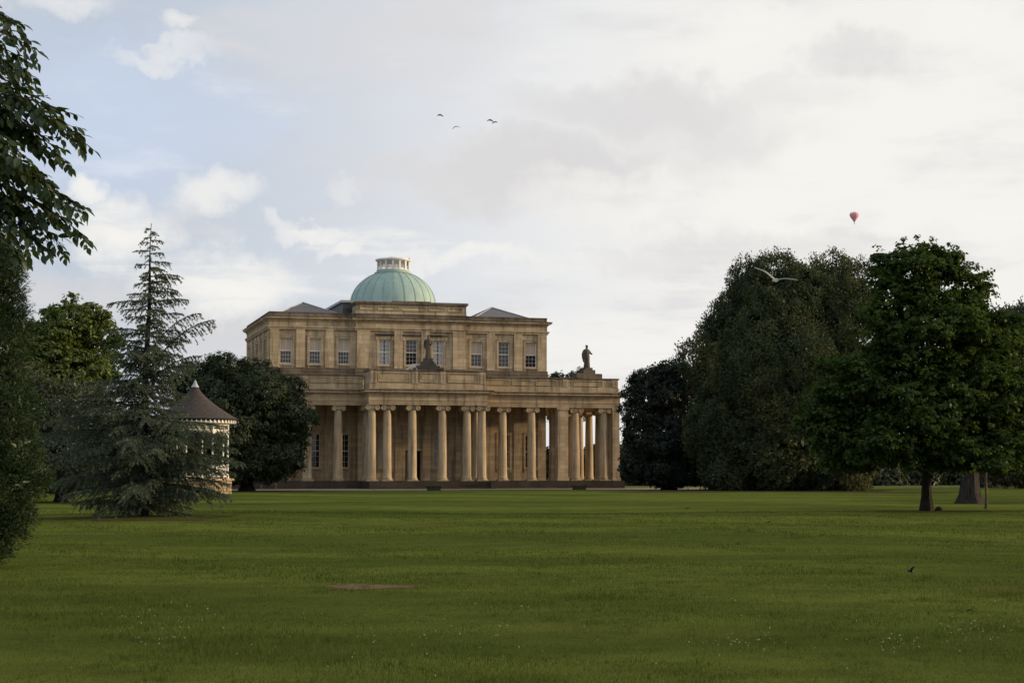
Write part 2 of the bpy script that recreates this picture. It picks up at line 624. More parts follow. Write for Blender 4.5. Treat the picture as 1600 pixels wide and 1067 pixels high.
e0 = [tuple(uv(u, v)[:2]) for u, v in ((-50, -12), (-20, -13.5), (0, -14), (20, -11.0), (34, -5))]
e1 = [tuple(uv(u, v)[:2]) for u, v in ((-50, 9), (-20, 9), (0, 9), (20, 9), (34, 9))]
sheet('forecourt', e0, e1, M['gravel'], .022, 'pinkish gravel forecourt along the foot of the colonnade', 100, 26)
sheet('path', [(34, 186), (60, 186), (110, 190)], [(34, 192), (60, 192), (110, 196)], M['asphalt'], .02, 'pale path beyond the trees on the right')

# ------------------------------------------------------------------ the domed building
hall = empty('pump_room', ORG, TH)
tag(hall, 'classical stone building with ionic colonnade and green copper dome across the lawn', 'building')

ZP = .93          # podium top
ZA = 8.06         # underside of architrave

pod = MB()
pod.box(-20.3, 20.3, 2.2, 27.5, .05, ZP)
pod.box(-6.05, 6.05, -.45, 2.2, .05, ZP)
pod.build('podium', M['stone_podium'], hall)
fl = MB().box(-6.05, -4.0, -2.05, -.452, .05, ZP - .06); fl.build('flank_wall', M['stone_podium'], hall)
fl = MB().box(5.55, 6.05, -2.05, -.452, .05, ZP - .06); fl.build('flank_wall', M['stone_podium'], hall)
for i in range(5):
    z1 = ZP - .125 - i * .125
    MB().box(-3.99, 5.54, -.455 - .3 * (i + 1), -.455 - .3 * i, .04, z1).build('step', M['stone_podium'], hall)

# --- columns -------------------------------------------------------
def shaft_mesh():
    prof = []
    zb, zt = ZP + .30, ZA - .50
    for i in range(13):
        t = i / 12
        r = .435 - .075 * t ** 1.7
        prof.append((r, zb + (zt - zb) * t))
    prof = [(.475, zb), (.44, zb + .06)] + prof[1:] + [(.385, zt + .01), (.385, zt + .05), (.35, zt + .06), (.35, zt + .12)]
    return MB().lathe(prof, 28).mesh('column', True)


def base_mesh():
    b = MB()
    b.box(-.56, .56, -.56, .56, ZP - .002, ZP + .08)
    b.lathe([(.53, ZP + .08), (.565, ZP + .12), (.53, ZP + .17), (.47, ZP + .18), (.46, ZP + .215), (.50, ZP + .225), (.515, ZP + .26), (.49, ZP + .302)], 28)
    return b.mesh('base', True)


def capital_mesh():
    b = MB()
    zt = ZA
    b.box(-.56, .56, -.52, .52, zt - .085, zt - .002)
    b.box(-.50, .50, -.46, .46, zt - .17, zt - .086)
    b.lathe([(.37, zt - .44), (.46, zt - .36), (.47, zt - .28), (.42, zt - .17)], 24)
    # volutes: stepped spiral drums front and back, joined by a pulvinus
    for s in (-1, 1):
        cx, cz = s * .44, zt - .30
        n = 20
        rings = [(.235, -.50), (.235, -.44), (.17, -.42), (.165, -.2), (.165, .2), (.17, .42), (.235, .44), (.235, .50)]
        vs = []; fs = []
        for r, yy in rings:
            for i in range(n):
                a = 2 * math.pi * i / n
                vs.append((cx + r * math.cos(a), yy, cz + r * math.sin(a)))
        for k in range(len(rings) - 1):
            for i in range(n):
                j = (i + 1) % n
                fs.append((k * n + i, k * n + j, (k + 1) * n + j, (k + 1) * n + i))
        fs.append(tuple(range(n))); fs.append(tuple((len(rings) - 1) * n + i for i in range(n - 1, -1, -1)))
        b.add(vs, fs)
        # raised spiral band on both faces
        for face in (-1, 1):
            pts = []
            rr = []
            for i in range(40):
                t = i / 39
                a = math.pi / 2 + s * t * 4.6 * math.pi * -1
                r = .20 * (1 - t) ** .8 + .03
                pts.append((cx + r * math.cos(a), face * .502, cz + r * math.sin(a)))
                rr.append(.034 * (1 - .5 * t))
            b.tube(pts, rr, 5)
    return b.mesh('capital', True)


SHAFT, BASE, CAPT = shaft_mesh(), base_mesh(), capital_mesh()
for q in (SHAFT, BASE, CAPT): q.materials.append(M['stone_column'])


def column(u, v, rz=0.0):
    c = link('column', SHAFT, None, hall, (u, v, 0), rz)
    link('base', BASE, None, c); link('capital', CAPT, None, c)


VC = .62           # axis of the portico columns
VW = 3.12          # axis of the wing columns
for u in (-5.33, -3.87, -1.45, 1.45, 3.87, 5.33): column(u, VC)
for s in (-1, 1):
    for u in (8.08, 11.0, 15.5, 18.42): column(s * u, VW)
    for v in (4.25, 7.65, 10.85, 14.05, 17.25, 20.45, 23.6): column(s * 19.47, v, R(90))
    column(s * 5.33, VW)


def anta(u, v, w=1.06, d=1.0):
    b = MB().box(u - w / 2, u + w / 2, v - d / 2, v + d / 2, ZP + .34, ZA - .32)
    p = b.build('anta', M['stone'], hall)
    q = MB().box(u - w / 2 - .07, u + w / 2 + .07, v - d / 2 - .07, v + d / 2 + .07, ZP - .002, ZP + .3)
    q.box(u - w / 2 - .035, u + w / 2 + .035, v - d / 2 - .035, v + d / 2 + .035, ZP + .3, ZP + .345)
    q.build('base', M['stone'], p)
    q = MB().box(u - w / 2 - .05, u + w / 2 + .05, v - d / 2 - .05, v + d / 2 + .05, ZA - .32, ZA - .2)
    q.box(u - w / 2 - .11, u + w / 2 + .11, v - d / 2 - .11, v + d / 2 + .11, ZA - .2, ZA - .002)
    q.build('capital', M['stone'], p)


for s in (-1, 1):
    anta(s * 14.08, VW); anta(s * 19.58, VW - .15, .70, .70)
    anta(s * 14.08, 5.4, .9, .9)

# --- colonnade entablature ----------------------------------------
PLAN = [(-19.95, 27), (-19.95, 2.5), (-5.74, 2.5), (-5.74, 0), (5.74, 0), (5.74, 2.5), (19.95, 2.5), (19.95, 27)]
MB().sweep(PLAN, [(0, ZA), (0, ZA + .18), (.035, ZA + .185), (.035, ZA + .38), (.09, ZA + .40), (.09, ZA + .45), (-.98, ZA + .45), (-.98, ZA)]).build('architrave', M['stone'], hall)
MB().sweep(PLAN, [(.01, ZA + .452), (.01, ZA + .96), (.07, ZA + .99), (.12, ZA + 1.07), (-.9, ZA + 1.07), (-.9, ZA + .452)]).build('frieze', M['stone'], hall)
MB().sweep(PLAN, [(.20, ZA + 1.072), (.46, ZA + 1.16), (.50, ZA + 1.17), (.50, ZA + 1.29), (-.6, ZA + 1.29), (-.6, ZA + 1.072)]).build('cornice', M['stone'], hall)
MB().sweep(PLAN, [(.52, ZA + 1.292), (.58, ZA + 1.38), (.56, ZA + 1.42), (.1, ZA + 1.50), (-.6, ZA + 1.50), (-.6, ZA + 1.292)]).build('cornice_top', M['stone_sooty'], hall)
# porch ceilings and terrace
cl = MB().box(-19.0, 19.0, 3.45, 26.5, ZA + .3, ZA + 1.3)
cl.box(-4.8, 4.8, .95, 3.45, ZA + .3, ZA + 1.3)
cl.build('porch_ceiling', M['stone'], hall)

ZB = ZA + 1.50      # parapet foot 9.56


def parapet(path, top):
    MB().sweep(path, [(.06, ZB), (.06, ZB + .46), (0, ZB + .5), (0, top - .16), (-.45, top - .16), (-.45, ZB)]).build('parapet', M['stone'], hall)
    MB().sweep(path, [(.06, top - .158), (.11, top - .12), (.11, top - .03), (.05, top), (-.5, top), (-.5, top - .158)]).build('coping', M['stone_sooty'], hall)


parapet([(-19.8, 27), (-19.8, 2.66), (-5.83, 2.66)], 10.98)
parapet([(5.83, 2.66), (19.8, 2.66), (19.8, 27)], 10.98)
parapet([(-5.6, 3.1), (-5.6, .14), (5.6, .14), (5.6, 3.1)], 11.38)


def panel(u0, u1, v, z0, z1):
    """moulded frame standing proud of the parapet with a raised field"""
    t = .055
    b = MB()
    b.box(u0, u1, v - .10, v + .01, z0, z0 + t); b.box(u0, u1, v - .10, v + .01, z1 - t, z1)
    b.box(u0, u0 + t, v - .10, v + .01, z0 + t, z1 - t); b.box(u1 - t, u1, v - .10, v + .01, z0 + t, z1 - t)
    b.box(u0 + .2, u1 - .2, v - .03, v + .01, z0 + .2, z1 - .2)
    b.build('panel', M['stone'], hall)


def pier(u, w, v, z0, z1, mat='stone'):
    p = MB().box(u - w / 2, u + w / 2, v - .09, v + .01, z0, z1).build('pier', M[mat], hall)
    b = MB(); t = .05
    a0, a1 = u - w * .28, u + w * .28
    if w > .45:
        b.box(a0, a1, v - .115, v - .088, z0 + .1, z0 + .1 + t); b.box(a0, a1, v - .115, v - .088, z1 - .15, z1 - .1)
        b.box(a0, a0 + t, v - .115, v - .088, z0 + .15, z1 - .15); b.box(a1 - t, a1, v - .115, v - .088, z0 + .15, z1 - .15)
        b.build('moulding', M[mat], p)


for s in (-1, 1):
    pier(s * 1.35, .62, .14, ZB + .5, 11.215)
    u0, u1 = sorted((s * 1.85, s * 4.85)); panel(u0, u1, .14, ZB + .65, 11.1)
    pier(s * 5.28, .62, .14, ZB + .5, 11.215)
    pz0, pz1 = ZB + .62, 10.72
    for a, b_ in ((6.0, 8.6), (8.9, 11.0), (11.3, 13.4), (15.2, 18.2)):
        u0, u1 = sorted((s * a, s * b_)); panel(u0, u1, 2.66, pz0, pz1)
    for c_ in (14.3, 19.45): pier(s * c_, .62, 2.66, ZB + .5, 10.815)
panel(-.85, .85, .14, ZB + .65, 11.1)

# --- walls with real openings --------------------------------------
def wall_mesh(b, u0, u1, z0, z1, v, holes, depth, flip=None):
    """front face at v with rectangular holes and their reveals; flip maps (u,v,z) to the local frame"""
    us = sorted(set([u0, u1] + [h[0] for h in holes] + [h[1] for h in holes]))
    zs = sorted(set([z0, z1] + [h[2] for h in holes] + [h[3] for h in holes]))
    T = flip or (lambda u, vv, z: (u, vv, z))
    for i in range(len(us) - 1):
        for k in range(len(zs) - 1):
            cu, cz = (us[i] + us[i + 1]) / 2, (zs[k] + zs[k + 1]) / 2
            if any(h[0] < cu < h[1] and h[2] < cz < h[3] for h in holes): continue
            b.add([T(us[i], v, zs[k]), T(us[i + 1], v, zs[k]), T(us[i + 1], v, zs[k + 1]), T(us[i], v, zs[k + 1])], [(0, 1, 2, 3)])
    for h in holes:
        a, c, d, e = h
        for p, q in (((a, d), (a, e)), ((a, e), (c, e)), ((c, e), (c, d)), ((c, d), (a, d))):
            b.add([T(p[0], v, p[1]), T(q[0], v, q[1]), T(q[0], v + depth, q[1]), T(p[0], v + depth, p[1])], [(0, 1, 2, 3)])


def window(u, v, w, z0, z1, style, rz=0.0, cols=3, rows=6, mat='sash'):
    """sash window standing in its reveal; local x along the wall, y inwards"""
    fr = MB(); t = .075
    fr.box(-w / 2, w / 2, .16, .26, z0, z0 + t); fr.box(-w / 2, w / 2, .16, .26, z1 - t, z1)
    fr.box(-w / 2, -w / 2 + t, .16, .26, z0 + t, z1 - t); fr.box(w / 2 - t, w / 2, .16, .26, z0 + t, z1 - t)
    zm = z0 + (z1 - z0) * (.5 if style != 'raised' else .48)
    fr.box(-w / 2 + t, w / 2 - t, .15, .25, zm - .045, zm + .045)
    o = fr.build('window', M[mat], hall, loc=(u, v, 0), rz=rz)
    MB().box(-w / 2 + .02, w / 2 - .02, .215, .225, z0 + .02, z1 - .02).build('pane', M['glass'], o)
    bars = MB(); bt = .021
    iw0, iw1 = -w / 2 + t, w / 2 - t
    lo, hi = (z0 + t, z1 - t)
    if style == 'blind': hi = zm - .045
    for i in range(1, cols):
        xx = iw0 + (iw1 - iw0) * i / cols
        bars.box(xx - bt / 2, xx + bt / 2, .19, .212, lo, hi)
    n = rows if style != 'blind' else rows // 2
    for i in range(1, n):
        zz = lo + (hi - lo) * i / n
        bars.box(iw0, iw1, .186, .211, zz - bt / 2, zz + bt / 2)
    bars.build('glazing_bar', M[mat], o)
    if style == 'blind':
        MB().box(iw0, iw1, .190, .205, zm + .045, z1 - t).build('blind', M['blind'], o)
        MB().box(-bt / 2, bt / 2, .175, .189, zm + .045, z1 - t).build('glazing_bar', M[mat], o)
    if style == 'curtain':
        k = 28
        cv = MB()
        for sgn in (-1, 1):
            vs = []; fs = []
            for i in range(k + 1):
                xx = sgn * (w * .06 + (w * .44 - w * .06) * i / k)
                yy = .208 + .006 * math.sin(i * 1.9)
                vs += [(xx, yy, z0 + t), (xx, yy, z1 - t)]
            for i in range(k): fs.append((2 * i, 2 * i + 2, 2 * i + 3, 2 * i + 1))
            cv.add(vs, fs)
        cv.build('curtain', M['curtain'], o)
    if style == 'open':
        MB().box(iw0, iw1, .205, .213, z0 + t, zm - .045).build('opening', M['dark_room'], o)
    return o


def surround(o, w, z0, z1, hood=False, mat='stone_upper', sill=True):
    b = MB(); a = .19
    b.box(-w / 2 - a, -w / 2, -.10, .02, z0 - .02, z1 + a); b.box(w / 2, w / 2 + a, -.10, .02, z0 - .02, z1 + a)
    b.box(-w / 2, w / 2, -.10, .02, z1, z1 + a)
    b.box(-w / 2 - a - .03, w / 2 + a + .03, -.17, .02, z1 + a, z1 + a + .06)
    b.build('surround', M[mat], o)
    if hood:
        h = MB().box(-w / 2 - .38, w / 2 + .38, -.30, .02, z1 + .44, z1 + .54)
        h.box(-w / 2 - .3, w / 2 + .3, -.16, .02, z1 + .3, z1 + .44)
        h.build('hood', M['stone_sooty'], o)
        for s in (-1, 1):
            MB().box(s * (w / 2 + .24) - .09, s * (w / 2 + .24) + .09, -.14, .02, z1 - .1, z1 + .3).build('bracket', M[mat], o)
    if sill:
        MB().box(-w / 2 - .22, w / 2 + .22, -.16, .2, z0 - .17, z0 - .02).build('sill', M['stone'], o)
        for s in (-1, 1):
            MB().box(s * (w / 2 + .06) - .08, s * (w / 2 + .06) + .08, -.10, .02, z0 - .42, z0 - .17).build('bracket', M['stone'], o)


VU = 8.0
UH = 13.95
VB = 25.6
WW = 1.16
UZ0, UZ1 = 12.27, 14.80
WING = (6.72, 9.56, 12.40)
CTR = (-2.70, 0.0, 2.70)
VUC = 7.7

# ground floor wall
gf = MB()
GZ0, GZ1 = 2.16, 5.47
holes = [(s * u - .6, s * u + .6, GZ0, GZ1) for s in (-1, 1) for u in WING]
hl = [h for h in holes if h[1] < -5.5]; hr = [h for h in holes if h[0] > 5.5]
wall_mesh(gf, -UH, -5.5, ZP, ZA + .4, VU, hl, .3)
wall_mesh(gf, 5.5, UH, ZP, ZA + .4, VU, hr, .3)
VG = 6.9
holes_c = [(-3.3, -2.1, GZ0, GZ1), (2.1, 3.3, GZ0, GZ1), (-.75, .75, ZP + .01, 3.85)]
wall_mesh(gf, -5.5, 5.5, ZP, ZA + .4, VG, holes_c, .3)
for s in (-1, 1):
    gf.add([(s * 5.5, VG, ZP), (s * 5.5, VU, ZP), (s * 5.5, VU, ZA + .4), (s * 5.5, VG, ZA + .4)], [(0, 1, 2, 3)])
    gf.add([(s * UH, VU, ZP), (s * UH, VB, ZP), (s * UH, VB, ZA + .4), (s * UH, VU, ZA + .4)], [(0, 1, 2, 3)])
gf.add([(-UH, VB, ZP), (UH, VB, ZP), (UH, VB, ZA + .4), (-UH, VB, ZA + .4)], [(0, 1, 2, 3)])
gf.build('ground_floor_wall', M['stone'], hall)
for s in (-1, 1):
    for u in WING:
        o = window(s * u, VU, 1.2, GZ0, GZ1, 'plain', cols=3, rows=6); surround(o, 1.2, GZ0, GZ1, mat='stone')
    o = window(s * 2.7, VG, 1.2, GZ0, GZ1, 'curtain', cols=3, rows=6); surround(o, 1.2, GZ0, GZ1, mat='stone')
for s in (-1, 1):
    for u, w in ((8.13, .85), (10.98, .85), (13.5, .85)):
        MB().box(s * u - w / 2, s * u + w / 2, VU - .13, VU + .02, ZP, ZA + .3).build('pilaster', M['stone'], hall)
    for u, w in ((4.85, 1.2), (1.4, .8)):
        MB().box(s * u - w / 2, s * u + w / 2, VG - .13, VG + .02, ZP, ZA + .3).build('pilaster', M['stone'], hall)
# entrance
dr = MB().box(-.72, -.62, .1, .28, ZP + .01, 3.84); dr.box(.62, .72, .1, .28, ZP + .01, 3.84); dr.box(-.62, .62, .1, .28, 3.74, 3.84)
door = dr.build('door', M['dark_room'], hall, loc=(0, VG, 0))
MB().box(-.62, -.02, .2, .26, ZP + .02, 3.73).build('leaf', M['door'], door)
MB().box(.02, .62, .27, .29, ZP + .02, 3.73).build('opening', M['dark_room'], door)
for i in range(3):
    MB().box(-.52, -.12, .185, .199, 1.2 + i * .85, 1.9 + i * .85).build('panel', M['door'] if i else M['dark_room'], door)
MB().box(-1.0, 1.0, -.12, .02, 3.86, 4.02).box(-1.0, -.76, -.08, .02, ZP, 3.86).box(.76, 1.0, -.08, .02, ZP, 3.86).build('surround', M['stone'], door)

# upper storey
up = MB()
uh = [(s * u - WW / 2, s * u + WW / 2, UZ0, UZ1) for s in (-1, 1) for u in WING]
wall_mesh(up, -UH, -5.5, 9.4, 16.6, VU, [h for h in uh if h[1] < 0], .3)
wall_mesh(up, 5.5, UH, 9.4, 16.6, VU, [h for h in uh if h[0] > 0], .3)
wall_mesh(up, -5.5, 5.5, 9.4, 16.6, VUC, [(u - WW / 2, u + WW / 2, UZ0, UZ1) for u in CTR], .3)
SIDE_V = (11.0, 14.0, 17.0, 20.0, 23.0)
sh = [(v - WW / 2, v + WW / 2, UZ0, UZ1) for v in SIDE_V]
for s in (-1, 1):
    up.add([(s * 5.5, VUC, 9.4), (s * 5.5, VU, 9.4), (s * 5.5, VU, 16.6), (s * 5.5, VUC, 16.6)], [(0, 1, 2, 3)])
    wall_mesh(up, VU, VB, 9.4, 16.6, 0, sh, .3, (lambda s: (lambda a, d, z: (s * (UH - d), a, z)))(s))
up.add([(-UH, VB, 9.4), (UH, VB, 9.4), (UH, VB, 16.6), (-UH, VB, 16.6)], [(0, 1, 2, 3)])
up.build('upper_wall', M['stone_upper'], hall)
core = MB().box(-UH + .35, UH - .35, VU + .35, VB - .35, 9.45, 16.9)
core.build('interior', M['dark_room'], hall)
MB().box(-UH + .35, UH - .35, VU + .35, VB - .35, ZP, 8.3).build('interior', M['dark_room'], hall)

for s in (-1, 1):
    for i, u in enumerate(WING):
        st = 'blind'
        if s > 0 and i == 1: st = 'plain'
        o = window(s * u, VU, WW, UZ0, UZ1, st, cols=4 if s < 0 else 3, rows=6, mat='white'); surround(o, WW, UZ0, UZ1)
for u in CTR:
    o = window(u, VUC, WW, UZ0, UZ1, 'open' if u == 0 else 'curtain', cols=3, rows=6, mat='white'); surround(o, WW, UZ0, UZ1, True)
for v in SIDE_V:
    for s in (-1, 1):
        o = window(s * UH, v, WW, UZ0, UZ1, 'plain', rz=R(90) if s > 0 else R(-90), cols=3, rows=6, mat='white'); surround(o, WW, UZ0, UZ1)
for s in (-1, 1):
    for u, w in ((8.15, .85), (11.0, .85), (13.52, .88)):
        MB().box(s * u - w / 2, s * u + w / 2, VU - .20, VU + .02, 11.9, 15.6).build('pilaster', M['stone_upper'], hall)
    for u, w in ((4.83, 1.34), (1.36, .85)):
        MB().box(s * u - w / 2, s * u + w / 2, VUC - .22, VUC + .02, 11.9, 15.6).build('pilaster', M['stone_upper'], hall)
    for v, w in ((8.42, .8), (12.5, .8), (15.5, .8), (18.5, .8), (21.5, .8), (25.1, .9)):
        x0, x1 = sorted((s * (UH - .02), s * (UH + .12)))
        MB().box(x0, x1, v - w / 2, v + w / 2, 11.9, 15.6).build('pilaster', M['stone_upper'], hall)

UPLAN = [(-UH, VB), (-UH, VU), (-5.5, VU), (-5.5, VUC), (5.5, VUC), (5.5, VU), (UH, VU), (UH, VB), (-UH, VB)]
MB().sweep(UPLAN, [(.02, 11.0), (.2, 11.0), (.2, 11.5), (.24, 11.55), (.17, 11.62), (.17, 11.86), (.12, 11.9), (.02, 11.9)]).build('base_course', M['stone_sooty'], hall)
MB().sweep(UPLAN, [(.02, 15.6), (.22, 15.602), (.22, 15.74), (.32, 15.80), (.32, 15.9), (.12, 15.94), (.12, 16.4), (.22, 16.46), (.22, 16.52), (.02, 16.52)]).build('entablature', M['stone_upper'], hall)
MB().sweep(UPLAN, [(.02, 16.522), (.30, 16.56), (.48, 16.66), (.52, 16.67), (.52, 16.78), (-.2, 16.78), (-.2, 16.522)]).build('cornice', M['stone_upper'], hall)
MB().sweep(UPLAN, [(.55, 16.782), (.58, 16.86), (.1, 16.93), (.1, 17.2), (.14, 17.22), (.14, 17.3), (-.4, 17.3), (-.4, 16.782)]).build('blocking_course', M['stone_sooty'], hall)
# attic over the centre
at = MB().box(-5.52, 5.52, VUC + .02, 10.2, 17.302, 18.16)
attic = at.build('attic', M['stone_upper'], hall)
MB().box(-5.60, 5.60, VUC - .06, 10.28, 18.162, 18.30).box(-5.68, 5.68, VUC - .14, 10.36, 18.30, 18.50).build('coping', M['stone_sooty'], attic)
MB().box(-1.9, 1.9, VUC - .10, 10.3, 18.502, 18.62).build('coping', M['stone_sooty'], attic)
MB().box(-5.58, 5.58, VUC - .05, 10.26, 17.304, 17.55).build('plinth', M['stone_upper'], attic)
t = .06
for (a, b_) in ((-5.2, -3.7), (-3.4, -1.2), (-1.0, 1.5), (1.75, 3.4), (3.7, 5.2)):
    q = MB(); v = VUC + .02
    q.box(a, b_, v - .11, v + .01, 17.64, 17.70); q.box(a, b_, v - .11, v + .01, 18.03, 18.09)
    q.box(a, a + t, v - .11, v + .01, 17.70, 18.03); q.box(b_ - t, b_, v - .11, v + .01, 17.70, 18.03)
    q.build('panel', M['stone_upper'], attic)
# roofs
MB().box(-UH + .5, UH - .5, VU + .5, VB - .5, 16.95, 17.05).build('roof', M['lead'], hall)
for s in (-1, 1):
    a0, a1, b0, b1 = s * 9.87 - 3.5, s * 9.87 + 3.5, 8.7, 19.2
    b = MB().add([(a0, b0, 17.05), (a1, b0, 17.05), (a1, b1, 17.05), (a0, b1, 17.05), (s * 9.87, 13.95, 18.82)], [(0, 1, 4), (1, 2, 4), (2, 3, 4), (3, 0, 4)])
    rf = b.build('hipped_roof', M['slate'], hall)
    q = MB()
    for cx, cy in ((a0, b0), (a1, b0), (a1, b1), (a0, b1)):
        q.tube([(cx, cy, 17.07), (s * 9.87, 13.95, 18.85)], .06, 6)
    q.build('ridge', M['lead_pale'], rf)
MB().box(-6.35, 6.35, 10.8, 22.6, 17.05, 18.62).build('drum', M['lead'], hall)
MB().box(-6.55, 6.55, 10.6, 22.8, 18.622, 18.86).build('drum_coping', M['lead_pale'], hall)
# dome
VD = 16.8
dm = MB()
prof = [(4.62, 18.87), (4.62, 19.0), (4.47, 19.02)]
for i in range(0, 15):
    a = R(66) * i / 14
    prof.append((4.45 * math.cos(a), 19.05 + 3.62 * math.sin(a)))
zt = prof[-1][1]
dome = dm.lathe(prof, 64).build('dome', M['copper'], hall, True, (0, VD, 0))
seam = MB()
seam.tube([(4.45 * math.cos(R(66) * i / 12) + .02, 0, 19.05 + 3.62 * math.sin(R(66) * i / 12) + .015) for i in range(13)], .020, 5)
seam = seam.mesh('seam', True); seam.materials.append(M['copper_seam'])
for i in range(24):
    link('seam', seam, None, dome, (0, 0, 0), 2 * math.pi * (i + .3) / 24)
lz = zt - .02
lan = MB().lathe([(1.95, lz), (1.95, lz + .12), (1.74, lz + .14), (1.74, lz + .34)], 40).build('lantern', M['copper'], hall, True, (0, VD, 0))
MB().lathe([(1.66, lz + .34), (1.66, lz + .42), (1.60, lz + .42)], 40).build('curb', M['white'], lan)
post = MB().box(1.50, 1.70, -.09, .09, lz + .34, lz + 1.36).mesh('post'); post.materials.append(M['white'])
pane = MB().box(1.55, 1.56, -.32, .32, lz + .84, lz + 1.3).mesh('pane'); pane.materials.append(M['clear_glass'])
for i in range(14):
    a = 2 * math.pi * i / 14
    link('post', post, None, lan, None, a)
    link('pane', pane, None, lan, None, a + math.pi / 14)
MB().lathe([(1.56, lz + 1.28), (1.72, lz + 1.28), (1.78, lz + 1.36), (1.86, lz + 1.38), (1.86, lz + 1.5), (1.70, lz + 1.54), (.6, lz + 1.70), (.45, lz + 1.78), (.1, lz + 1.80)], 40).build('cap', M['white'], lan, True)
MB().box(1.62, 1.76, -.07, .07, lz + 1.52, lz + 1.72).build('vent', M['iron'], lan)

# --- statues --------------------------------------------------------
def statue(u, v, z, rz, arm, label, steps):
    root = empty('statue', uv(u, v, z), TH + rz)
    tag(root, label, 'statue', 'stone figures on the parapet')
    b = MB()
    n = 28
    secs = [(.36, .30, 0.0, 0), (.37, .30, .08, 0), (.34, .27, .35, .01), (.32, .25, .7, .02), (.34, .27, .95, .01), (.36, .27, 1.15, 0), (.33, .24, 1.32, -.01),
            (.37, .25, 1.52, -.02), (.42, .26, 1.68, -.03), (.37, .23, 1.80, -.03), (.17, .15, 1.88, -.02), (.10, .11, 1.92, -.01), (.095, .105, 2.0, -.01)]
    vs = []
    for rx, ry, zz, ox in secs:
        amp = .14 * max(0, 1 - zz / 1.3) + .04 * (zz < 1.7)
        for i in range(n):
            a = 2 * math.pi * i / n
            f = 1 + amp * .6 * math.sin(a * 7 + zz * 1.3)
            vs.append((ox + rx * f * math.cos(a) * .86, ry * f * math.sin(a), zz))
    fs = [(k * n + i, k * n + (i + 1) % n, (k + 1) * n + (i + 1) % n, (k + 1) * n + i) for k in range(len(secs) - 1) for i in range(n)]
    fs.append(tuple(range(n - 1, -1, -1))); fs.append(tuple((len(secs) - 1) * n + i for i in range(n)))
    b.add(vs, fs)
    b.lathe([(.03, 1.93), (.09, 1.96), (.125, 2.04), (.135, 2.12), (.12, 2.2), (.07, 2.26), (.02, 2.275)], 16, (0, -.02, 0))
    b.lathe([(.02, 2.18), (.11, 2.2), (.12, 2.26), (.08, 2.31), (.02, 2.32)], 12, (0, .05, -.04))
    b.tube([(0, -.13, 2.1), (0, -.165, 2.06)], [.03, .025], 6)
    if arm == 'chest':
        b.tube([(.30, 0, 1.68), (.38, -.05, 1.42), (.30, -.22, 1.30), (.12, -.27, 1.42)], [.12, .10, .085, .06], 10)
        b.tube([(-.30, 0, 1.68), (-.37, .02, 1.4), (-.36, -.06, 1.12), (-.30, -.16, .98)], [.12, .10, .085, .06], 10)
    else:
        b.tube([(.30, 0, 1.68), (.40, -.08, 1.45), (.38, -.28, 1.38), (.46, -.34, 1.36)], [.12, .10, .085, .06], 10)
        b.tube([(-.30, 0, 1.68), (-.40, .05, 1.35), (-.38, .02, 1.0), (-.33, -.05, .55)], [.14, .15, .15, .10], 10)
    me = b.mesh('figure')
    tmp = bpy.data.objects.new('tmp', me); col.objects.link(tmp)
    md = tmp.modifiers.new('r', 'REMESH'); md.mode = 'VOXEL'; md.voxel_size = .03; md.use_smooth_shade = True
    dg = bpy.context.evaluated_depsgraph_get()
    me2 = bpy.data.meshes.new_from_object(tmp.evaluated_get(dg))
    bpy.data.objects.remove(tmp)
    top = sum(s[2] for s in steps)
    link('figure', me2, M['stone_statue'], root, (0, 0, top - .01))
    zz = 0
    for hw, hd, h in steps:
        MB().box(-hw, hw, -hd, hd, zz, zz + h - .002).build('plinth', M['stone_statue'], root)
        zz += h
    return root


statue(.12, .75, 11.38, R(-20), 'chest', 'dark draped statue on stepped plinth over the centre of the portico',
       [(1.55, .5, .20), (1.15, .48, .2), (.80, .46, .22), (.62, .44, .22), (.46, .42, .28)])
statue(16.75, 3.25, 10.98, R(15), 'reach', 'dark draped statue on stepped plinth above the right end of the colonnade',
       [(1.5, .5, .48), (.70, .48, .36), (.42, .42, .22)])

# white trestle on the terrace
tr = MB()
for a, b_ in (((-.95, 0), (0, .55)), ((-.5, 0), (.05, .55)), ((-.35, .55), (.9, .45)), ((.1, 0), (-.2, .55)), ((.55, 0), (.55, .5))):
    tr.tube([(a[0], 0, a[1]), (b_[0], .05, b_[1])], .03, 6)
    tr.tube([(a[0], .5, a[1]), (b_[0], .55, b_[1])], .03, 6)
o = tr.build('trestle', M['white'], None, loc=uv(-1.1, .55, 11.385), rz=TH)
tag(o, 'white folding trestle on the terrace left of the middle statue', 'trestle')

# --- stone troughs and bench on the forecourt ----------------------
def trough(px, D, label):
    p = on_ground(px, D)
    root = empty('stone_trough', p + Vector((0, 0, .02)), R(8))
    tag(root, label, 'planter', 'stone troughs at the edge of the lawn')
    b = MB()
    vs = []; fs = []
    L, Wd = .68, .3
    rings = [(.86, 0), (.9, .06), (.82, .08), (.95, .30), (1.0, .32), (1.0, .38), (.88, .38), (.86, .3)]
    n = 24
    for s, z in rings:
        for i in range(n):
            a = 2 * math.pi * i / n
            ca, sa = math.cos(a), math.sin(a)
            e = .45
            vs.append((L * s * math.copysign(abs(ca) ** e, ca), Wd * s * math.copysign(abs(sa) ** e, sa), z))
    fs = [(k * n + i, k * n + (i + 1) % n, (k + 1) * n + (i + 1) % n, (k + 1) * n + i) for k in range(len(rings) - 1) for i in range(n)]
    fs.append(tuple(range(n - 1, -1, -1))); fs.append(tuple((len(rings) - 1) * n + i for i in range(n)))
    b.add(vs, fs)
    b.build('basin', M['stone_podium'], root, True)
    MB().box(-.56, .56, -.22, .22, .305, .345).build('soil', M['soil'], root)


trough(678, 149, 'low dark stone trough on the gravel in front of the steps')
trough(905, 152, 'low dark stone trough on the gravel towards the right end')

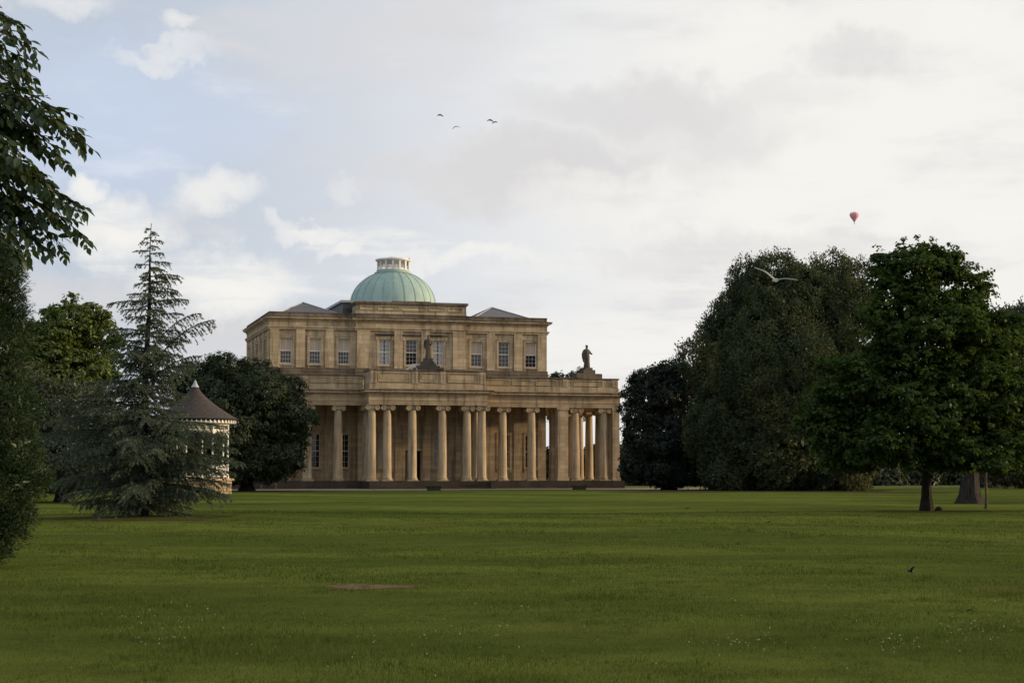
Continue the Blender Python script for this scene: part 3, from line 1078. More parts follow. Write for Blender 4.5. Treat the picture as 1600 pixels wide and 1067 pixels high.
p = on_ground(420, 158)
bench = empty('park_bench', p + Vector((0, 0, .02)), R(12))
tag(bench, 'weathered wooden bench under the yew left of the colonnade', 'bench')
for i in range(4): MB().box(-.75, .75, -.25 + i * .13, -.14 + i * .13, .42, .45).build('slat', M['wood'], bench)
for i in range(3): MB().box(-.75, .75, .28 + i * .02, .305 + i * .02, .55 + i * .12, .64 + i * .12).build('slat', M['wood'], bench)
MB().tube([(-.5, .33, .9), (-.25, .33, .97), (0, .33, .99), (.25, .33, .97), (.5, .33, .9)], .035, 6).build('top_rail', M['wood'], bench)
for s in (-1, 1):
    MB().box(s * .68 - .035, s * .68 + .035, -.24, -.17, 0, .62).build('leg', M['wood'], bench)
    MB().box(s * .68 - .035, s * .68 + .035, .29, .36, 0, .92).build('leg', M['wood'], bench)
    MB().box(s * .68 - .04, s * .68 + .04, -.26, .30, .62, .66).build('armrest', M['wood'], bench)

# ------------------------------------------------------------------ bandstand
p = on_ground(303, 127)
bs = empty('bandstand', p, 0)
tag(bs, 'octagonal white bandstand with dark witch hat roof on a golden stone base', 'bandstand')
A0 = R(-90 - 3)     # first corner, seen from the lawn


def oct_pt(r, k, z, off=0.0):
    a = A0 + R(45) * k + off
    return Vector((r * math.cos(a), r * math.sin(a), z))


MB().lathe([(2.72, -.15), (2.72, .98)], 8, a0=A0).build('base_core', M['stone_base'], bs)
for f in range(8):
    a, b_ = oct_pt(2.80, f, 0), oct_pt(2.80, f + 1, 0)
    d = (b_ - a); L = d.length; d.normalize(); nrm = Vector((d.y, -d.x, 0))
    for r in range(4):
        x = 0.0 if r % 2 else -.0
        cuts = [0, .33, .68, 1.0] if r % 2 else [0, .2, .52, .83, 1.0]
        for i in range(len(cuts) - 1):
            s0, s1 = cuts[i] * L + .008, cuts[i + 1] * L - .008
            z0, z1 = -.1 + r * .27, -.1 + (r + 1) * .27 - .014
            pr = random.uniform(.0, .05)
            q0, q1 = a + d * s0, a + d * s1
            o0 = nrm * (-.1); o1 = nrm * pr
            k = .025
            vs = [q0 + o0, q1 + o0, q1 + o1 - d * k, q0 + o1 + d * k]
            V = [(v.x, v.y, z0 + (k if j > 1 else 0)) for j, v in enumerate(vs)] + [(v.x, v.y, z1 - (k if j > 1 else 0)) for j, v in enumerate(vs)]
            MB().add(V, [(0, 3, 2, 1), (4, 5, 6, 7), (0, 1, 5, 4), (1, 2, 6, 5), (2, 3, 7, 6), (3, 0, 4, 7)]).build('stone', M['stone_base'], bs)
MB().lathe([(2.78, .982), (2.98, .99), (2.98, 1.10), (2.90, 1.14)], 8, a0=A0).build('platform', M['stone_column'], bs)
roofp = []
for i in range(18):
    t = i / 17
    z = 5.45 + 2.65 * t
    r = 3.16 * (1 - t) ** 1.75 + .10
    r = .12 + 3.06 * ((1 - t) ** 1.55)
    roofp.append((r, z))
roof = MB().lathe([(3.05, 5.36)] + roofp, 48).build('roof', M['shingle'], bs, True)
MB().lathe([(.30, 7.80), (.17, 8.02), (.09, 8.22), (.02, 8.34)], 16).build('finial', M['lead_pale'], roof, True)
MB().lathe([(2.75, 5.10), (2.95, 5.14), (2.95, 5.27), (2.75, 5.27)], 48).build('eave', M['white'], bs, True)
dent = MB().box(2.955, 3.03, -.05, .05, 5.16, 5.35).mesh('dentil'); dent.materials.append(M['white'])
for i in range(56): link('dentil', dent, None, bs, None, 2 * math.pi * i / 56)
RP = 2.48
for k in range(8):
    c_ = oct_pt(RP, k, 0)
    pb = MB().lathe([(.12, 1.14), (.12, 1.3), (.085, 1.34), (.075, 2.0), (.10, 2.05), (.10, 2.12), (.07, 2.16), (.062, 4.3), (.10, 4.34), (.10, 4.44), (.075, 4.48), (.075, 5.12)], 10, c_)
    pb.build('post', M['white'], bs, True)
    a, b_ = oct_pt(RP, k, 0), oct_pt(RP, k + 1, 0)
    d = b_ - a; L = d.length; ang = math.atan2(d.y, d.x)
    vb = MB(); t = .035
    vb.box(.08, L - .08, -t, t, 5.0, 5.08); vb.box(.08, L - .08, -t, t, 4.82, 4.88); vb.box(.08, L - .08, -t, t, 4.62, 4.70)
    for i in range(1, 4): vb.box(L * i / 4 - .04, L * i / 4 + .04, -t * .8, t * .8, 4.70, 5.0)
    for i in range(9):        # scalloped drops
        x0 = .1 + (L - .2) * i / 9; x1 = .1 + (L - .2) * (i + 1) / 9
        dd = .12 + .10 * abs(i - 4) / 4
        vb.add([(x0, -.015, 4.62), (x1, -.015, 4.62), ((x0 + x1) / 2, -.015, 4.62 - dd), (x0, .015, 4.62), (x1, .015, 4.62), ((x0 + x1) / 2, .015, 4.62 - dd)],
               [(0, 2, 1), (3, 4, 5), (0, 1, 4, 3), (1, 2, 5, 4), (2, 0, 3, 5)])
    vb.build('valance', M['white'], bs, loc=a, rz=ang)
    for s in (0, 1):
        x = .08 if s == 0 else L - .08; sg = 1 if s == 0 else -1
        MB().tube([(x, 0, 4.25), (x + sg * .12, 0, 4.42), (x + sg * .34, 0, 4.60)], [.035, .045, .035], 6).build('bracket', M['white'], bs, loc=a, rz=ang)
    if k == 4: continue
    rb = MB()
    rb.box(.1, L - .1, -.04, .04, 1.98, 2.06); rb.box(.1, L - .1, -.035, .035, 1.24, 1.31); rb.box(.1, L - .1, -.03, .03, 1.60, 1.66)
    rail = rb.build('railing', M['white'], bs, loc=a, rz=ang)
    for i in range(1, 8):
        x = .1 + (L - .2) * i / 8
        MB().box(x - .025, x + .025, -.024, .024, 1.31, 1.98).build('baluster', M['white'], rail)

# ------------------------------------------------------------------ trees
def leaf_quads(P, ax, nr, L, Wd, fold=.12):
    ax = unit(ax)
    side = unit(np.cross(ax, nr))
    nn = unit(np.cross(side, ax))
    L = L[:, None]; Wd = Wd[:, None]
    mid = P + ax * L * .45
    return np.stack([P, mid + side * Wd * .5 + nn * L * fold, P + ax * L - nn * L * fold, mid - side * Wd * .5 + nn * L * fold], 1)


def crown(lobes, nclump, per, rc, ln, wd, up=.5, outw=.6, inner=.25, squash=.75, droop=.2, zmin=None, jit=.7, spread=1.0, radial=0.0, lo=.80, hi=1.06):
    lobes = np.asarray(lobes, float)
    wgt = lobes[:, 3] * lobes[:, 4] + lobes[:, 4] * lobes[:, 5] + lobes[:, 3] * lobes[:, 5]
    C = []; D = []
    tot = 0
    while tot < nclump:
        n = nclump * 2
        k = rng.choice(len(lobes), n, p=wgt / wgt.sum())
        d = rand_unit(n)
        inn = rng.random(n) < inner
        f = np.where(inn, rng.uniform(.3, lo, n), rng.uniform(lo, hi, n))
        c = lobes[k, :3] + d * lobes[k, 3:] * f[:, None]
        ok = np.ones(n, bool)
        for j in range(len(lobes)):
            q = np.linalg.norm((c - lobes[j, :3]) / lobes[j, 3:], axis=1)
            ok &= ~((q < .74) & (j != k) & ~inn)
        if zmin is not None: ok &= c[:, 2] > zmin
        C.append(c[ok]); D.append(d[ok]); tot += ok.sum()
    C = np.concatenate(C)[:nclump]; D = np.concatenate(D)[:nclump]
    n = len(C) * per
    C = np.repeat(C, per, 0); D = np.repeat(D, per, 0)
    sz = np.repeat(rng.uniform(.6, 1.35, len(C) // per), per)
    ou = rand_unit(n)
    off = ou * (rng.random(n) ** .45 * rc * sz)[:, None] * np.array([1, 1, squash])
    P = C + off
    if zmin is not None:
        P[:, 2] = np.maximum(P[:, 2], zmin - .1 + rng.random(n) * .3)
    nr = unit(outw * D + np.array([0, 0, up]) + jit * rng.normal(size=(n, 3)) * .6 + .4 * ou)
    ax = np.cross(nr, rng.normal(size=(n, 3))) + np.array([0, 0, -droop]) + radial * (D + .6 * ou + np.array([0, 0, .35]))
    return leaf_quads(P, ax, nr, ln * rng.uniform(.7, 1.3, n), wd * rng.uniform(.7, 1.3, n))


def boughs(lobes, n, f=(.26, .42), flat=1.0, core=.84, reach=.80):
    """break each big lobe up into billows of foliage standing out of it"""
    out = []
    tot = sum(l[3] * l[5] for l in lobes)
    for l in lobes:
        c = np.array(l[:3]); rr = np.array(l[3:])
        out.append(tuple(c) + tuple(rr * core))
        for _ in range(max(3, int(n * l[3] * l[5] / tot))):
            d = rand_unit(1)[0]
            if d[2] < -.7: d[2] *= -1
            q = float(np.mean(rr)) * rng.uniform(*f)
            p = c + d * rr * reach
            out.append(tuple(p) + (q, q, q * flat))
    return out


def limb(b, a, c, r0, r1, n=6, bend=.15, sides=8):
    a = Vector(a); c = Vector(c)
    L = (c - a).length
    pts = []; rr = []
    off = Vector((random.uniform(-1, 1), random.uniform(-1, 1), random.uniform(-.2, .5))) * L * bend
    for i in range(n + 1):
        t = i / n
        pts.append(a.lerp(c, t) + off * (4 * t * (1 - t)) * .5 + Vector((random.gauss(0, 1), random.gauss(0, 1), 0)) * L * .008)
        rr.append(r0 + (r1 - r0) * t)
    b.tube(pts, rr, sides)


def trunk_mesh(b, base, top, r0, r1, flare=1.6, n=9, sides=14, lobed=.12):
    base = Vector(base); top = Vector(top)
    vs = []; fs = []
    for i in range(n + 1):
        t = i / n
        c = base.lerp(top, t)
        r = r0 + (r1 - r0) * t
        k = 1 + (flare - 1) * max(0, 1 - t * 5) ** 2
        for j in range(sides):
            a = 2 * math.pi * j / sides
            f = 1 + lobed * (math.sin(a * 5 + 1) * (1 - .6 * t) + .5 * math.sin(a * 3 + t * 2))
            vs.append((c.x + r * k * f * math.cos(a), c.y + r * k * f * math.sin(a), c.z))
    for i in range(n):
        for j in range(sides):
            q = (j + 1) % sides
            fs.append((i * sides + j, i * sides + q, (i + 1) * sides + q, (i + 1) * sides + j))
    fs.append(tuple(n * sides + j for j in range(sides)))
    b.add(vs, fs)


def lobes_px(lst, D, zy=1.0):
    """(px, py, radius px x, radius px z, depth offset m, depth radius factor) -> world lobes"""
    out = []
    for px, py, rx, rz, dy, fy in lst:
        c = W(px, py, D + dy)
        k = (D + dy) / F
        out.append((c[0], c[1], c[2], rx * k, rx * k * fy, rz * k))
    return out


def tree(name, label, cat, px, D, lobes, leafmat, barkmat, trunk_top_py, r0, crowns, group=None, limbs=True, r1=None):
    base = on_ground(px, D)
    root = empty(name, base)
    tag(root, label, cat, group)
    inv = Vector(base)
    top = Vector(W(px, trunk_top_py, D))
    b = MB()
    trunk_mesh(b, Vector((0, 0, -.1)), top - inv, r0, r1 or r0 * .6)
    b.build('trunk', M[barkmat], root, True)
    if limbs:
        for lb in lobes:
            q = MB()
            c = Vector(lb[:3]) - inv
            s = (top - inv) * random.uniform(.75, 1.0)
            limb(q, s, c + Vector((0, 0, lb[5] * .2)), r0 * .38, .03)
            for _ in range(4):
                e = c + Vector((random.uniform(-.75, .75) * lb[3], random.uniform(-.75, .75) * lb[4], random.uniform(-.3, .8) * lb[5]))
                limb(q, s.lerp(c, random.uniform(.5, .95)), e, r0 * .15, .02, sides=5)
            q.build('limb', M[barkmat], root, True)
    V = np.concatenate(crowns, 0) - np.array(inv)
    link('crown', quads_mesh('crown', V, 4, M[leafmat]), None, root)
    return root


# holm oak, the great rounded mass right of the building
D = 150
lb = lobes_px([(1210, 500, 78, 78, 0, 1.0), (1290, 495, 80, 82, 2, 1.0), (1150, 560, 72, 85, 0, 1.0), (1136, 640, 56, 86, -1, 1.0),
               (1215, 600, 105, 110, -2.5, .9), (1310, 600, 90, 120, 1, .9), (1200, 690, 105, 75, -3, .8), (1300, 700, 95, 70, -1, .8),
               (1325, 458, 44, 44, 1, 1.0), (1192, 455, 46, 38, 1, 1.0), (1250, 450, 46, 36, -1, 1.0), (1116, 600, 34, 52, 1, 1.0),
               (1160, 490, 40, 40, 1, 1.), (1112, 690, 34, 50, 0, 1.), (1180, 458, 38, 38, 0, 1.), (1232, 450, 44, 34, .5, 1.), (1138, 515, 36, 42, 0, 1.)], D)
lb += lobes_px([(1180, 735, 95, 36, -1.5, .8), (1290, 740, 85, 34, 0, .8), (1140, 738, 40, 30, 0, 1.)], D)
lb2 = boughs(lb, 110, (.28, .46), 1.2, .88, .84)
cr = [crown(lb2, 9000, 30, .46, .23, .11, up=.35, outw=.9, inner=.12, squash=1.25, droop=-.35, zmin=.25, radial=.9),
      crown(lb, 1700, 16, .8, .6, .38, up=.4, outw=.9, inner=1.0, zmin=.3)]
tree('holm_oak', 'huge rounded grey green holm oak with white gull before its top', 'tree', 1250, D, lb, 'leaf_oak', 'bark', 640, .8, cr)

# maple in front of it, right
D = 74
lb = lobes_px([(1425, 430, 62, 52, 0, 1.0), (1465, 450, 60, 55, 0, 1.), (1400, 490, 60, 60, -.5, 1.), (1500, 500, 60, 50, .3, 1.), (1445, 530, 95, 65, -.8, .9),
               (1370, 580, 78, 52, -.3, 1.), (1535, 570, 68, 52, 0, 1.), (1450, 620, 120, 62, -1.0, .9), (1335, 640, 72, 46, 0, 1.), (1560, 640, 76, 56, 0, 1.),
               (1302, 672, 50, 44, -.4, 1.), (1400, 690, 90, 45, -1.2, 1.), (1500, 700, 92, 42, -.8, 1.), (1590, 690, 70, 42, .4, 1.), (1425, 395, 30, 20, 0, 1.), (1470, 405, 36, 26, .3, 1.),
               (1385, 425, 34, 32, .2, 1.), (1518, 452, 36, 34, .3, 1.), (1585, 610, 66, 58, .3, 1.), (1560, 530, 44, 44, .4, 1.), (1295, 640, 40, 34, 0, 1.), (1335, 716, 58, 26, -.2, 1.), (1560, 722, 60, 26, .2, 1.), (1470, 725, 60, 22, .8, 1.)], D)
lb2 = boughs(lb, 130, (.26, .46), .5, .8, .92)
cr = [crown(lb2, 3900, 25, .28, .17, .145, up=1.0, outw=.35, inner=.15, squash=.42, droop=.25, zmin=1.7, jit=.75, lo=.72, hi=1.10),
      crown(lb, 420, 16, .17, .15, .13, up=.8, outw=.35, inner=0, squash=1.0, droop=.2, zmin=1.7, lo=1.06, hi=1.26),
      crown(lb, 500, 10, .4, .3, .26, up=1.0, outw=.3, inner=1.0, squash=.5, zmin=1.9)]
tree('maple', 'dense dark green maple with a single slim trunk on the right', 'tree', 1447, D, lb, 'leaf_maple', 'bark', 560, .19, cr, r1=.12)
b = MB()
g0 = on_ground(1466, 74.3)
b.lathe([(.20, -.05), (.18, .08), (.11, .16), (.03, .2)], 12)
tag(b.build('stump', M['bark'], None, True, g0), 'low rounded stump at the foot of the maple trunk', 'stump')

# big old tree with the thick ridged trunk behind the maple
D = 98
lb = lobes_px([(1560, 545, 70, 60, 2, 1.), (1600, 600, 90, 80, 2, 1.), (1500, 640, 80, 60, 3, 1.), (1650, 560, 70, 70, 2, 1.), (1560, 690, 80, 40, 2, 1.), (1590, 515, 46, 36, 1, 1.), (1640, 500, 50, 40, 1, 1.)], D)
cr = [crown(lb, 2400, 26, .5, .30, .09, up=.2, outw=.4, inner=.2, squash=.9, droop=1.3, zmin=2.6)]
tree('old_conifer', 'old tree with thick ridged trunk and drooping branches behind the maple', 'tree', 1515, D, lb, 'leaf_dull', 'bark_grey', 640, .52, cr, r1=.34)

# sapling
D = 80
lb = lobes_px([(1543, 690, 20, 26, 0, 1.), (1535, 655, 16, 22, 0, 1.)], D)
cr = [crown(lb, 90, 16, .22, .12, .08, zmin=2.4)]
tree('sapling', 'thin young sapling between the thick trunk and the right edge', 'tree', 1540, D, lb, 'leaf_maple', 'bark_pale', 680, .055, cr, r1=.03)

# broad tree at the right edge
D = 156
lb = lobes_px([(1650, 640, 60, 50, 0, 1.), (1620, 690, 55, 50, 0, 1.), (1700, 670, 75, 75, 0, 1.), (1670, 715, 95, 40, 0, 1.), (1595, 738, 50, 24, 12, 1.), (1550, 746, 34, 16, 14, 1.)], D)
lb2 = boughs(lb, 40, (.26, .46), .7, .84, .86)
cr = [crown(lb2, 1900, 24, .5, .30, .16, up=.5, outw=.7, inner=.2, squash=.75, zmin=.2)]
tree('beech', 'broad dark tree at the right edge in front of the garden wall', 'tree', 1660, D, lb, 'leaf_back', 'bark', 700, .4, cr)

# black yew right of the colonnade
D = 157
lb = lobes_px([(1030, 620, 50, 48, 0, 1.), (1065, 610, 45, 45, 0, 1.), (1010, 680, 40, 62, -1, 1.), (1060, 690, 68, 62, -1, 1.), (1000, 600, 22, 24, 0, 1.), (1110, 690, 45, 55, 1, 1.), (1040, 580, 26, 18, 0, 1.), (1000, 725, 34, 30, -.5, 1.), (1060, 735, 70, 28, -1, 1.), (1125, 735, 50, 28, 0, 1.), (988, 650, 18, 40, 0, 1.)], D)
lb2 = boughs(lb, 60, (.26, .46), .7, .84, .86)
cr = [crown(lb2, 2700, 26, .42, .26, .11, up=.3, outw=.7, inner=.2, squash=.8, droop=.3, zmin=.3), crown(lb, 500, 14, .7, .5, .3, inner=1.0, zmin=.3)]
tree('yew', 'black green yew covering the right end of the colonnade', 'tree', 1045, D, lb, 'leaf_yew_black', 'bark', 660, .5, cr)

# round yew hiding the left wing
D = 141
lb = lobes_px([(350, 590, 52, 46, 0, 1.), (400, 600, 55, 48, 0, 1.), (310, 630, 48, 60, .5, 1.), (380, 660, 90, 75, -1.5, .9), (440, 650, 46, 62, 0, 1.), (450, 700, 36, 40, 0, 1.),
               (330, 700, 60, 50, 0, 1.), (400, 715, 75, 36, -1, 1.), (295, 590, 28, 30, 0, 1.), (425, 605, 34, 26, 0, 1.)], D)
lb += lobes_px([(425, 728, 48, 24, -.3, 1.), (300, 728, 50, 24, 0, 1.), (370, 738, 60, 18, -1, 1.), (462, 660, 28, 50, 0, 1.), (350, 735, 70, 18, -.5, 1.)], D)
lb2 = boughs(lb, 80, (.26, .44), .7, .84, .86)
cr = [crown(lb2, 3300, 28, .40, .23, .10, up=.5, outw=.8, inner=.2, squash=.75, droop=.1, zmin=.7), crown(lb, 500, 14, .7, .5, .3, inner=1.0, zmin=.9)]
tree('yew', 'broad rounded dark yew hiding the left wing, behind the bandstand', 'tree', 385, D, lb, 'leaf_yew', 'bark', 680, .5, cr)

# deciduous trees behind the cedar, far left
D = 112
lb = lobes_px([(110, 510, 52, 42, 0, 1.), (70, 560, 46, 50, 0, 1.), (150, 540, 40, 44, 1, 1.), (105, 590, 62, 60, -1, 1.), (112, 478, 20, 18, 0, 1.), (150, 505, 22, 20, 0, 1.), (55, 520, 22, 22, 0, 1.), (85, 500, 24, 20, 0, 1.)], D)
lb2 = boughs(lb, 50, (.26, .46), .6, .8, .9)
cr = [crown(lb2, 1400, 24, .36, .24, .17, up=.8, outw=.5, inner=.25, squash=.55, zmin=2, hi=1.16)]
tree('lime_tree', 'fresh green leafy tree whose top shows left of the cedar', 'tree', 105, D, lb, 'leaf_lime', 'bark', 620, .35, cr)
D = 96
lb = lobes_px([(90, 660, 75, 70, 0, 1.), (20, 640, 70, 80, 1, 1.), (150, 690, 60, 60, 0, 1.), (90, 720, 90, 48, -1, 1.), (10, 730, 70, 45, 0, 1.)], D)
cr = [crown(lb, 2000, 24, .45, .22, .09, up=.3, outw=.6, inner=.25, squash=.8, droop=.6, zmin=.6)]
tree('evergreen_shrub', 'dull green bushy evergreen standing low behind the cedar', 'shrub', 95, D, lb, 'leaf_dull', 'bark', 690, .3, cr)

# background belt: each a clump of its own
belt = [(-60, 205, 620, 120, 'left behind the conifer at the frame edge'), (60, 215, 640, 110, 'far left beyond the evergreen shrub'), (190, 210, 650, 110, 'left behind the cedar trunk'), (290, 215, 650, 100, 'behind the bandstand roof'),
        (880, 225, 690, 50, 'seen between the columns of the right end'), (960, 220, 685, 60, 'beyond the right end of the colonnade'), (1030, 212, 690, 60, 'behind the black yew'),
        (1090, 205, 690, 60, 'beyond the gap between yew and holm oak'), (1180, 215, 700, 60, 'beyond the left half of the holm oak'), (1290, 225, 690, 75, 'beyond the right half of the holm oak'),
        (1390, 215, 690, 70, 'seen left of the maple trunk'), (1470, 220, 690, 70, 'between the maple trunk and the thick trunk'), (1345, 210, 700, 60, 'low between the holm oak and the maple'), (1555, 225, 712, 60, 'right of the thick ridged trunk'), (1630, 235, 700, 70, 'at the right edge beyond the garden wall')]
for px, D, topy, rx, where in belt:
    cy = (topy + 765) / 2
    lb = lobes_px([(px, cy + 10, rx, (770 - topy) / 2, 0, .6), (px - rx * .55, cy + 30, rx * .6, (770 - topy) * .36, 1, .8), (px + rx * .5, cy + 24, rx * .6, (770 - topy) * .38, -1, .8)], D)
    cr = [crown(lb, 750, 20, .75, .5, .28, up=.5, outw=.7, inner=.25, zmin=.1)]
    tree('background_tree', 'dark leafy background tree ' + where, 'tree', px, D, lb, 'leaf_back', 'bark', 720, .3, cr, 'trees closing the park behind', limbs=False)
for px, D, topy, rx, lab in ((905, 240, 578, 16, 'dark treetop peeping over the parapet beside the right statue'), (872, 236, 582, 14, 'thin treetop peeping over the parapet near the upper storey')):
    lb = lobes_px([(px, topy + 40, rx * 1.5, 42, 0, 1.), (px - 6, topy + 16, rx * .8, 14, 0, 1.)], D)
    cr = [crown(lb, 220, 22, .5, .3, .16, up=.5, outw=.7, inner=.2)]
    tree('background_tree', lab, 'tree', px, D, lb, 'leaf_back', 'bark', topy + 40, .3, cr, 'treetops behind the parapet', limbs=False)

# ------------------------------------------------------------------ atlas cedar
def cedar():
    D = 62.0
    base = on_ground(225, D)
    root = empty('cedar', base)
    tag(root, 'tall blue grey cedar with spiky top and drooping layered branches', 'tree')
    k = D / F
    H = 10.55
    def axis(z):
        t = z / H
        return Vector((.05 * math.sin(z * 1.1) * t + .16 * t ** 3, .04 * math.sin(z * .9), z))
    b = MB()
    b.tube([axis(H * i / 24) for i in range(25)], [max(.012, .20 * (1 - i / 24) ** .9) for i in range(25)], 8)
    b.build('trunk', M['bark'], root, True)
    zs = np.array([0.3, 1.0, 1.9, 2.8, 3.8, 4.6, 5.4, 6.2, 7.0, 7.8, 8.6, 9.4, 10.0, 10.5])
    rr = np.array([2.6, 3.0, 3.3, 3.5, 3.0, 2.6, 2.2, 1.75, 1.4, 1.2, 1.1, .95, .55, .10])
    paths = []
    z = .25
    ang = 0.0
    while z < 10.35:
        L = float(np.interp(z, zs, rr)) * random.uniform(.68, 1.08)
        if math.cos(ang) > -.2 and 3.3 < z < 5.6: L *= .62
        if math.cos(ang) < 0 and z > 6: L *= .7
        if random.random() < .30: L *= .5
        paths.append((z, ang + random.uniform(-.4, .4), L, random.uniform(.05, .28) if z > 5 else random.uniform(-.05, .22)))
        ang += 2.4
        if z < 9.2 and random.random() < .55: paths.append((z + .02, random.uniform(0, 6.28), L * random.uniform(.25, .55), random.uniform(0, .2)))
        z += .045 + .025 * (z > 6) + .03 * (z > 8.5)
    paths += [(5.05, R(-5), 2.55, 1.12), (5.7, R(5), 1.9, 1.22), (4.6, R(-20), 2.3, .75), (7.6, R(-5), 1.45, .28), (8.6, R(12), 1.05, .10), (4.9, R(-30), 2.5, .35),
              (2.2, R(-8), 3.5, .06), (2.9, R(-25), 3.5, .10), (3.6, R(-160), 3.5, .05), (6.0, R(170), 1.5, .25), (1.6, R(-150), 3.4, 0), (1.2, R(-10), 3.2, .0), (1.8, R(5), 3.2, .06), (3.3, R(-6), 2.9, .12), (2.6, R(9), 3.3, .08), (3.0, R(-18), 3.1, .1), (7.7, R(178), 1.5, .10), (6.6, R(-170), 1.5, .2)]
    needles_P = []; needles_T = []
    for (z, a, L, rise) in paths:
        out = Vector((math.cos(a), math.sin(a), 0))
        sidev = Vector((-out.y, out.x, 0))
        o = axis(z)
        n = max(4, int(L / .16))
        sway = random.uniform(-.12, .12)
        pts = []
        for i in range(n + 1):
            t = i / n
            zz = L * (rise * 1.35 * t - (rise * .55 + .13) * t * t)
            pts.append(o + out * (L * t) + sidev * (sway * L * t * t) + Vector((0, 0, zz)))
        MB().tube(pts, [max(.006, .038 * (L / 3) * (1 - i / n)) + .004 for i in range(n + 1)], 5).build('branch', M['bark'], root)
        P = np.array([tuple(p) for p in pts])
        # foliage on the branch itself
        for i in range(n):
            t0 = i / n
            if t0 < .12 and L > 1: continue
            m_ = int(5 + 3 * t0)
            q = rng.random((m_, 1))
            needles_P.append(P[i] * (1 - q) + P[i + 1] * q)
            needles_T.append(np.repeat((P[i + 1] - P[i])[None], m_, 0))
        # side sprays, hanging
        step = .052 if L > .7 else .06
        cnt = int(L * .9 / step)
        for j in range(cnt):
            t = .10 + .9 * (j + random.random()) / max(cnt, 1)
            if t > .99: continue
            f = t * n; i = min(int(f), n - 1)
            p0 = pts[i].lerp(pts[i + 1], f - i)
            sl = (.16 + .62 * min(1, L / 3) * math.sin(math.pi * min(1, t * .85 + .12))) * random.uniform(.55, 1.15)
            sg = 1 if j % 2 else -1
            dirv = (out * random.uniform(.35, .75) + sidev * sg * random.uniform(.35, .9) + Vector((0, 0, random.uniform(-.75, .08)))).normalized()
            m_ = max(3, int(sl / .02))
            q = np.sort(rng.random(m_))[:, None]
            dv = np.array(dirv)[None]
            sag = np.array([0, 0, -1.0])[None]
            pp = np.array(p0)[None] + dv * q * sl + sag * (q * q) * sl * .28
            needles_P.append(pp)
            needles_T.append(np.repeat(dv, m_, 0) + sag * q * .5)
    P = np.concatenate(needles_P); T = unit(np.concatenate(needles_T))
    n = len(P)
    rep = 3
    P = np.repeat(P, rep, 0); T = np.repeat(T, rep, 0)
    dd = unit(T * .75 + rng.normal(size=(n * rep, 3)) * .55 + np.array([0, 0, .12]))
    sd_ = unit(np.cross(dd, rng.normal(size=(n * rep, 3))))
    L_ = rng.uniform(.045, .09, n * rep)[:, None]
    w_ = rng.uniform(.009, .018, n * rep)[:, None]
    V = np.stack([P - sd_ * w_, P + sd_ * w_, P + dd * L_], 1)
    o = link('needles', quads_mesh('needles', V, 3, M['leaf_cedar']), None, root)
    o['kind'] = 'stuff'


cedar()

# ------------------------------------------------------------------ feathery conifer at the left edge
D = 30
lbl = lobes_px([(-60, 430, 92, 75, 0, 1.), (-60, 530, 105, 80, 0, 1.), (-60, 640, 118, 90, 0, 1.), (-40, 745, 112, 66, -.1, 1.), (-50, 810, 100, 62, 0, 1.), (-60, 850, 80, 45, 0, 1.), (-65, 340, 62, 80, 0, 1.), (15, 700, 45, 50, -.2, 1.), (42, 748, 34, 28, 0, 1.), (0, 590, 44, 46, 0, 1.), (-10, 460, 40, 44, 0, 1.), (5, 800, 44, 40, 0, 1.), (-5, 420, 42, 40, 0, 1.), (10, 500, 34, 46, 0, 1.)], D)
cr = [crown(lbl, 900, 14, .18, .16, .05, inner=1.0, zmin=.05), crown(lbl, 4200, 36, .14, .085, .014, up=.2, outw=.5, inner=.3, squash=.8, droop=-.3, zmin=.05, radial=1.6, lo=.75, hi=1.04)]
tree('cypress', 'feathery dark green conifer cut by the left edge', 'tree', -60, D, lbl, 'leaf_cypress', 'bark', 420, .12, cr)

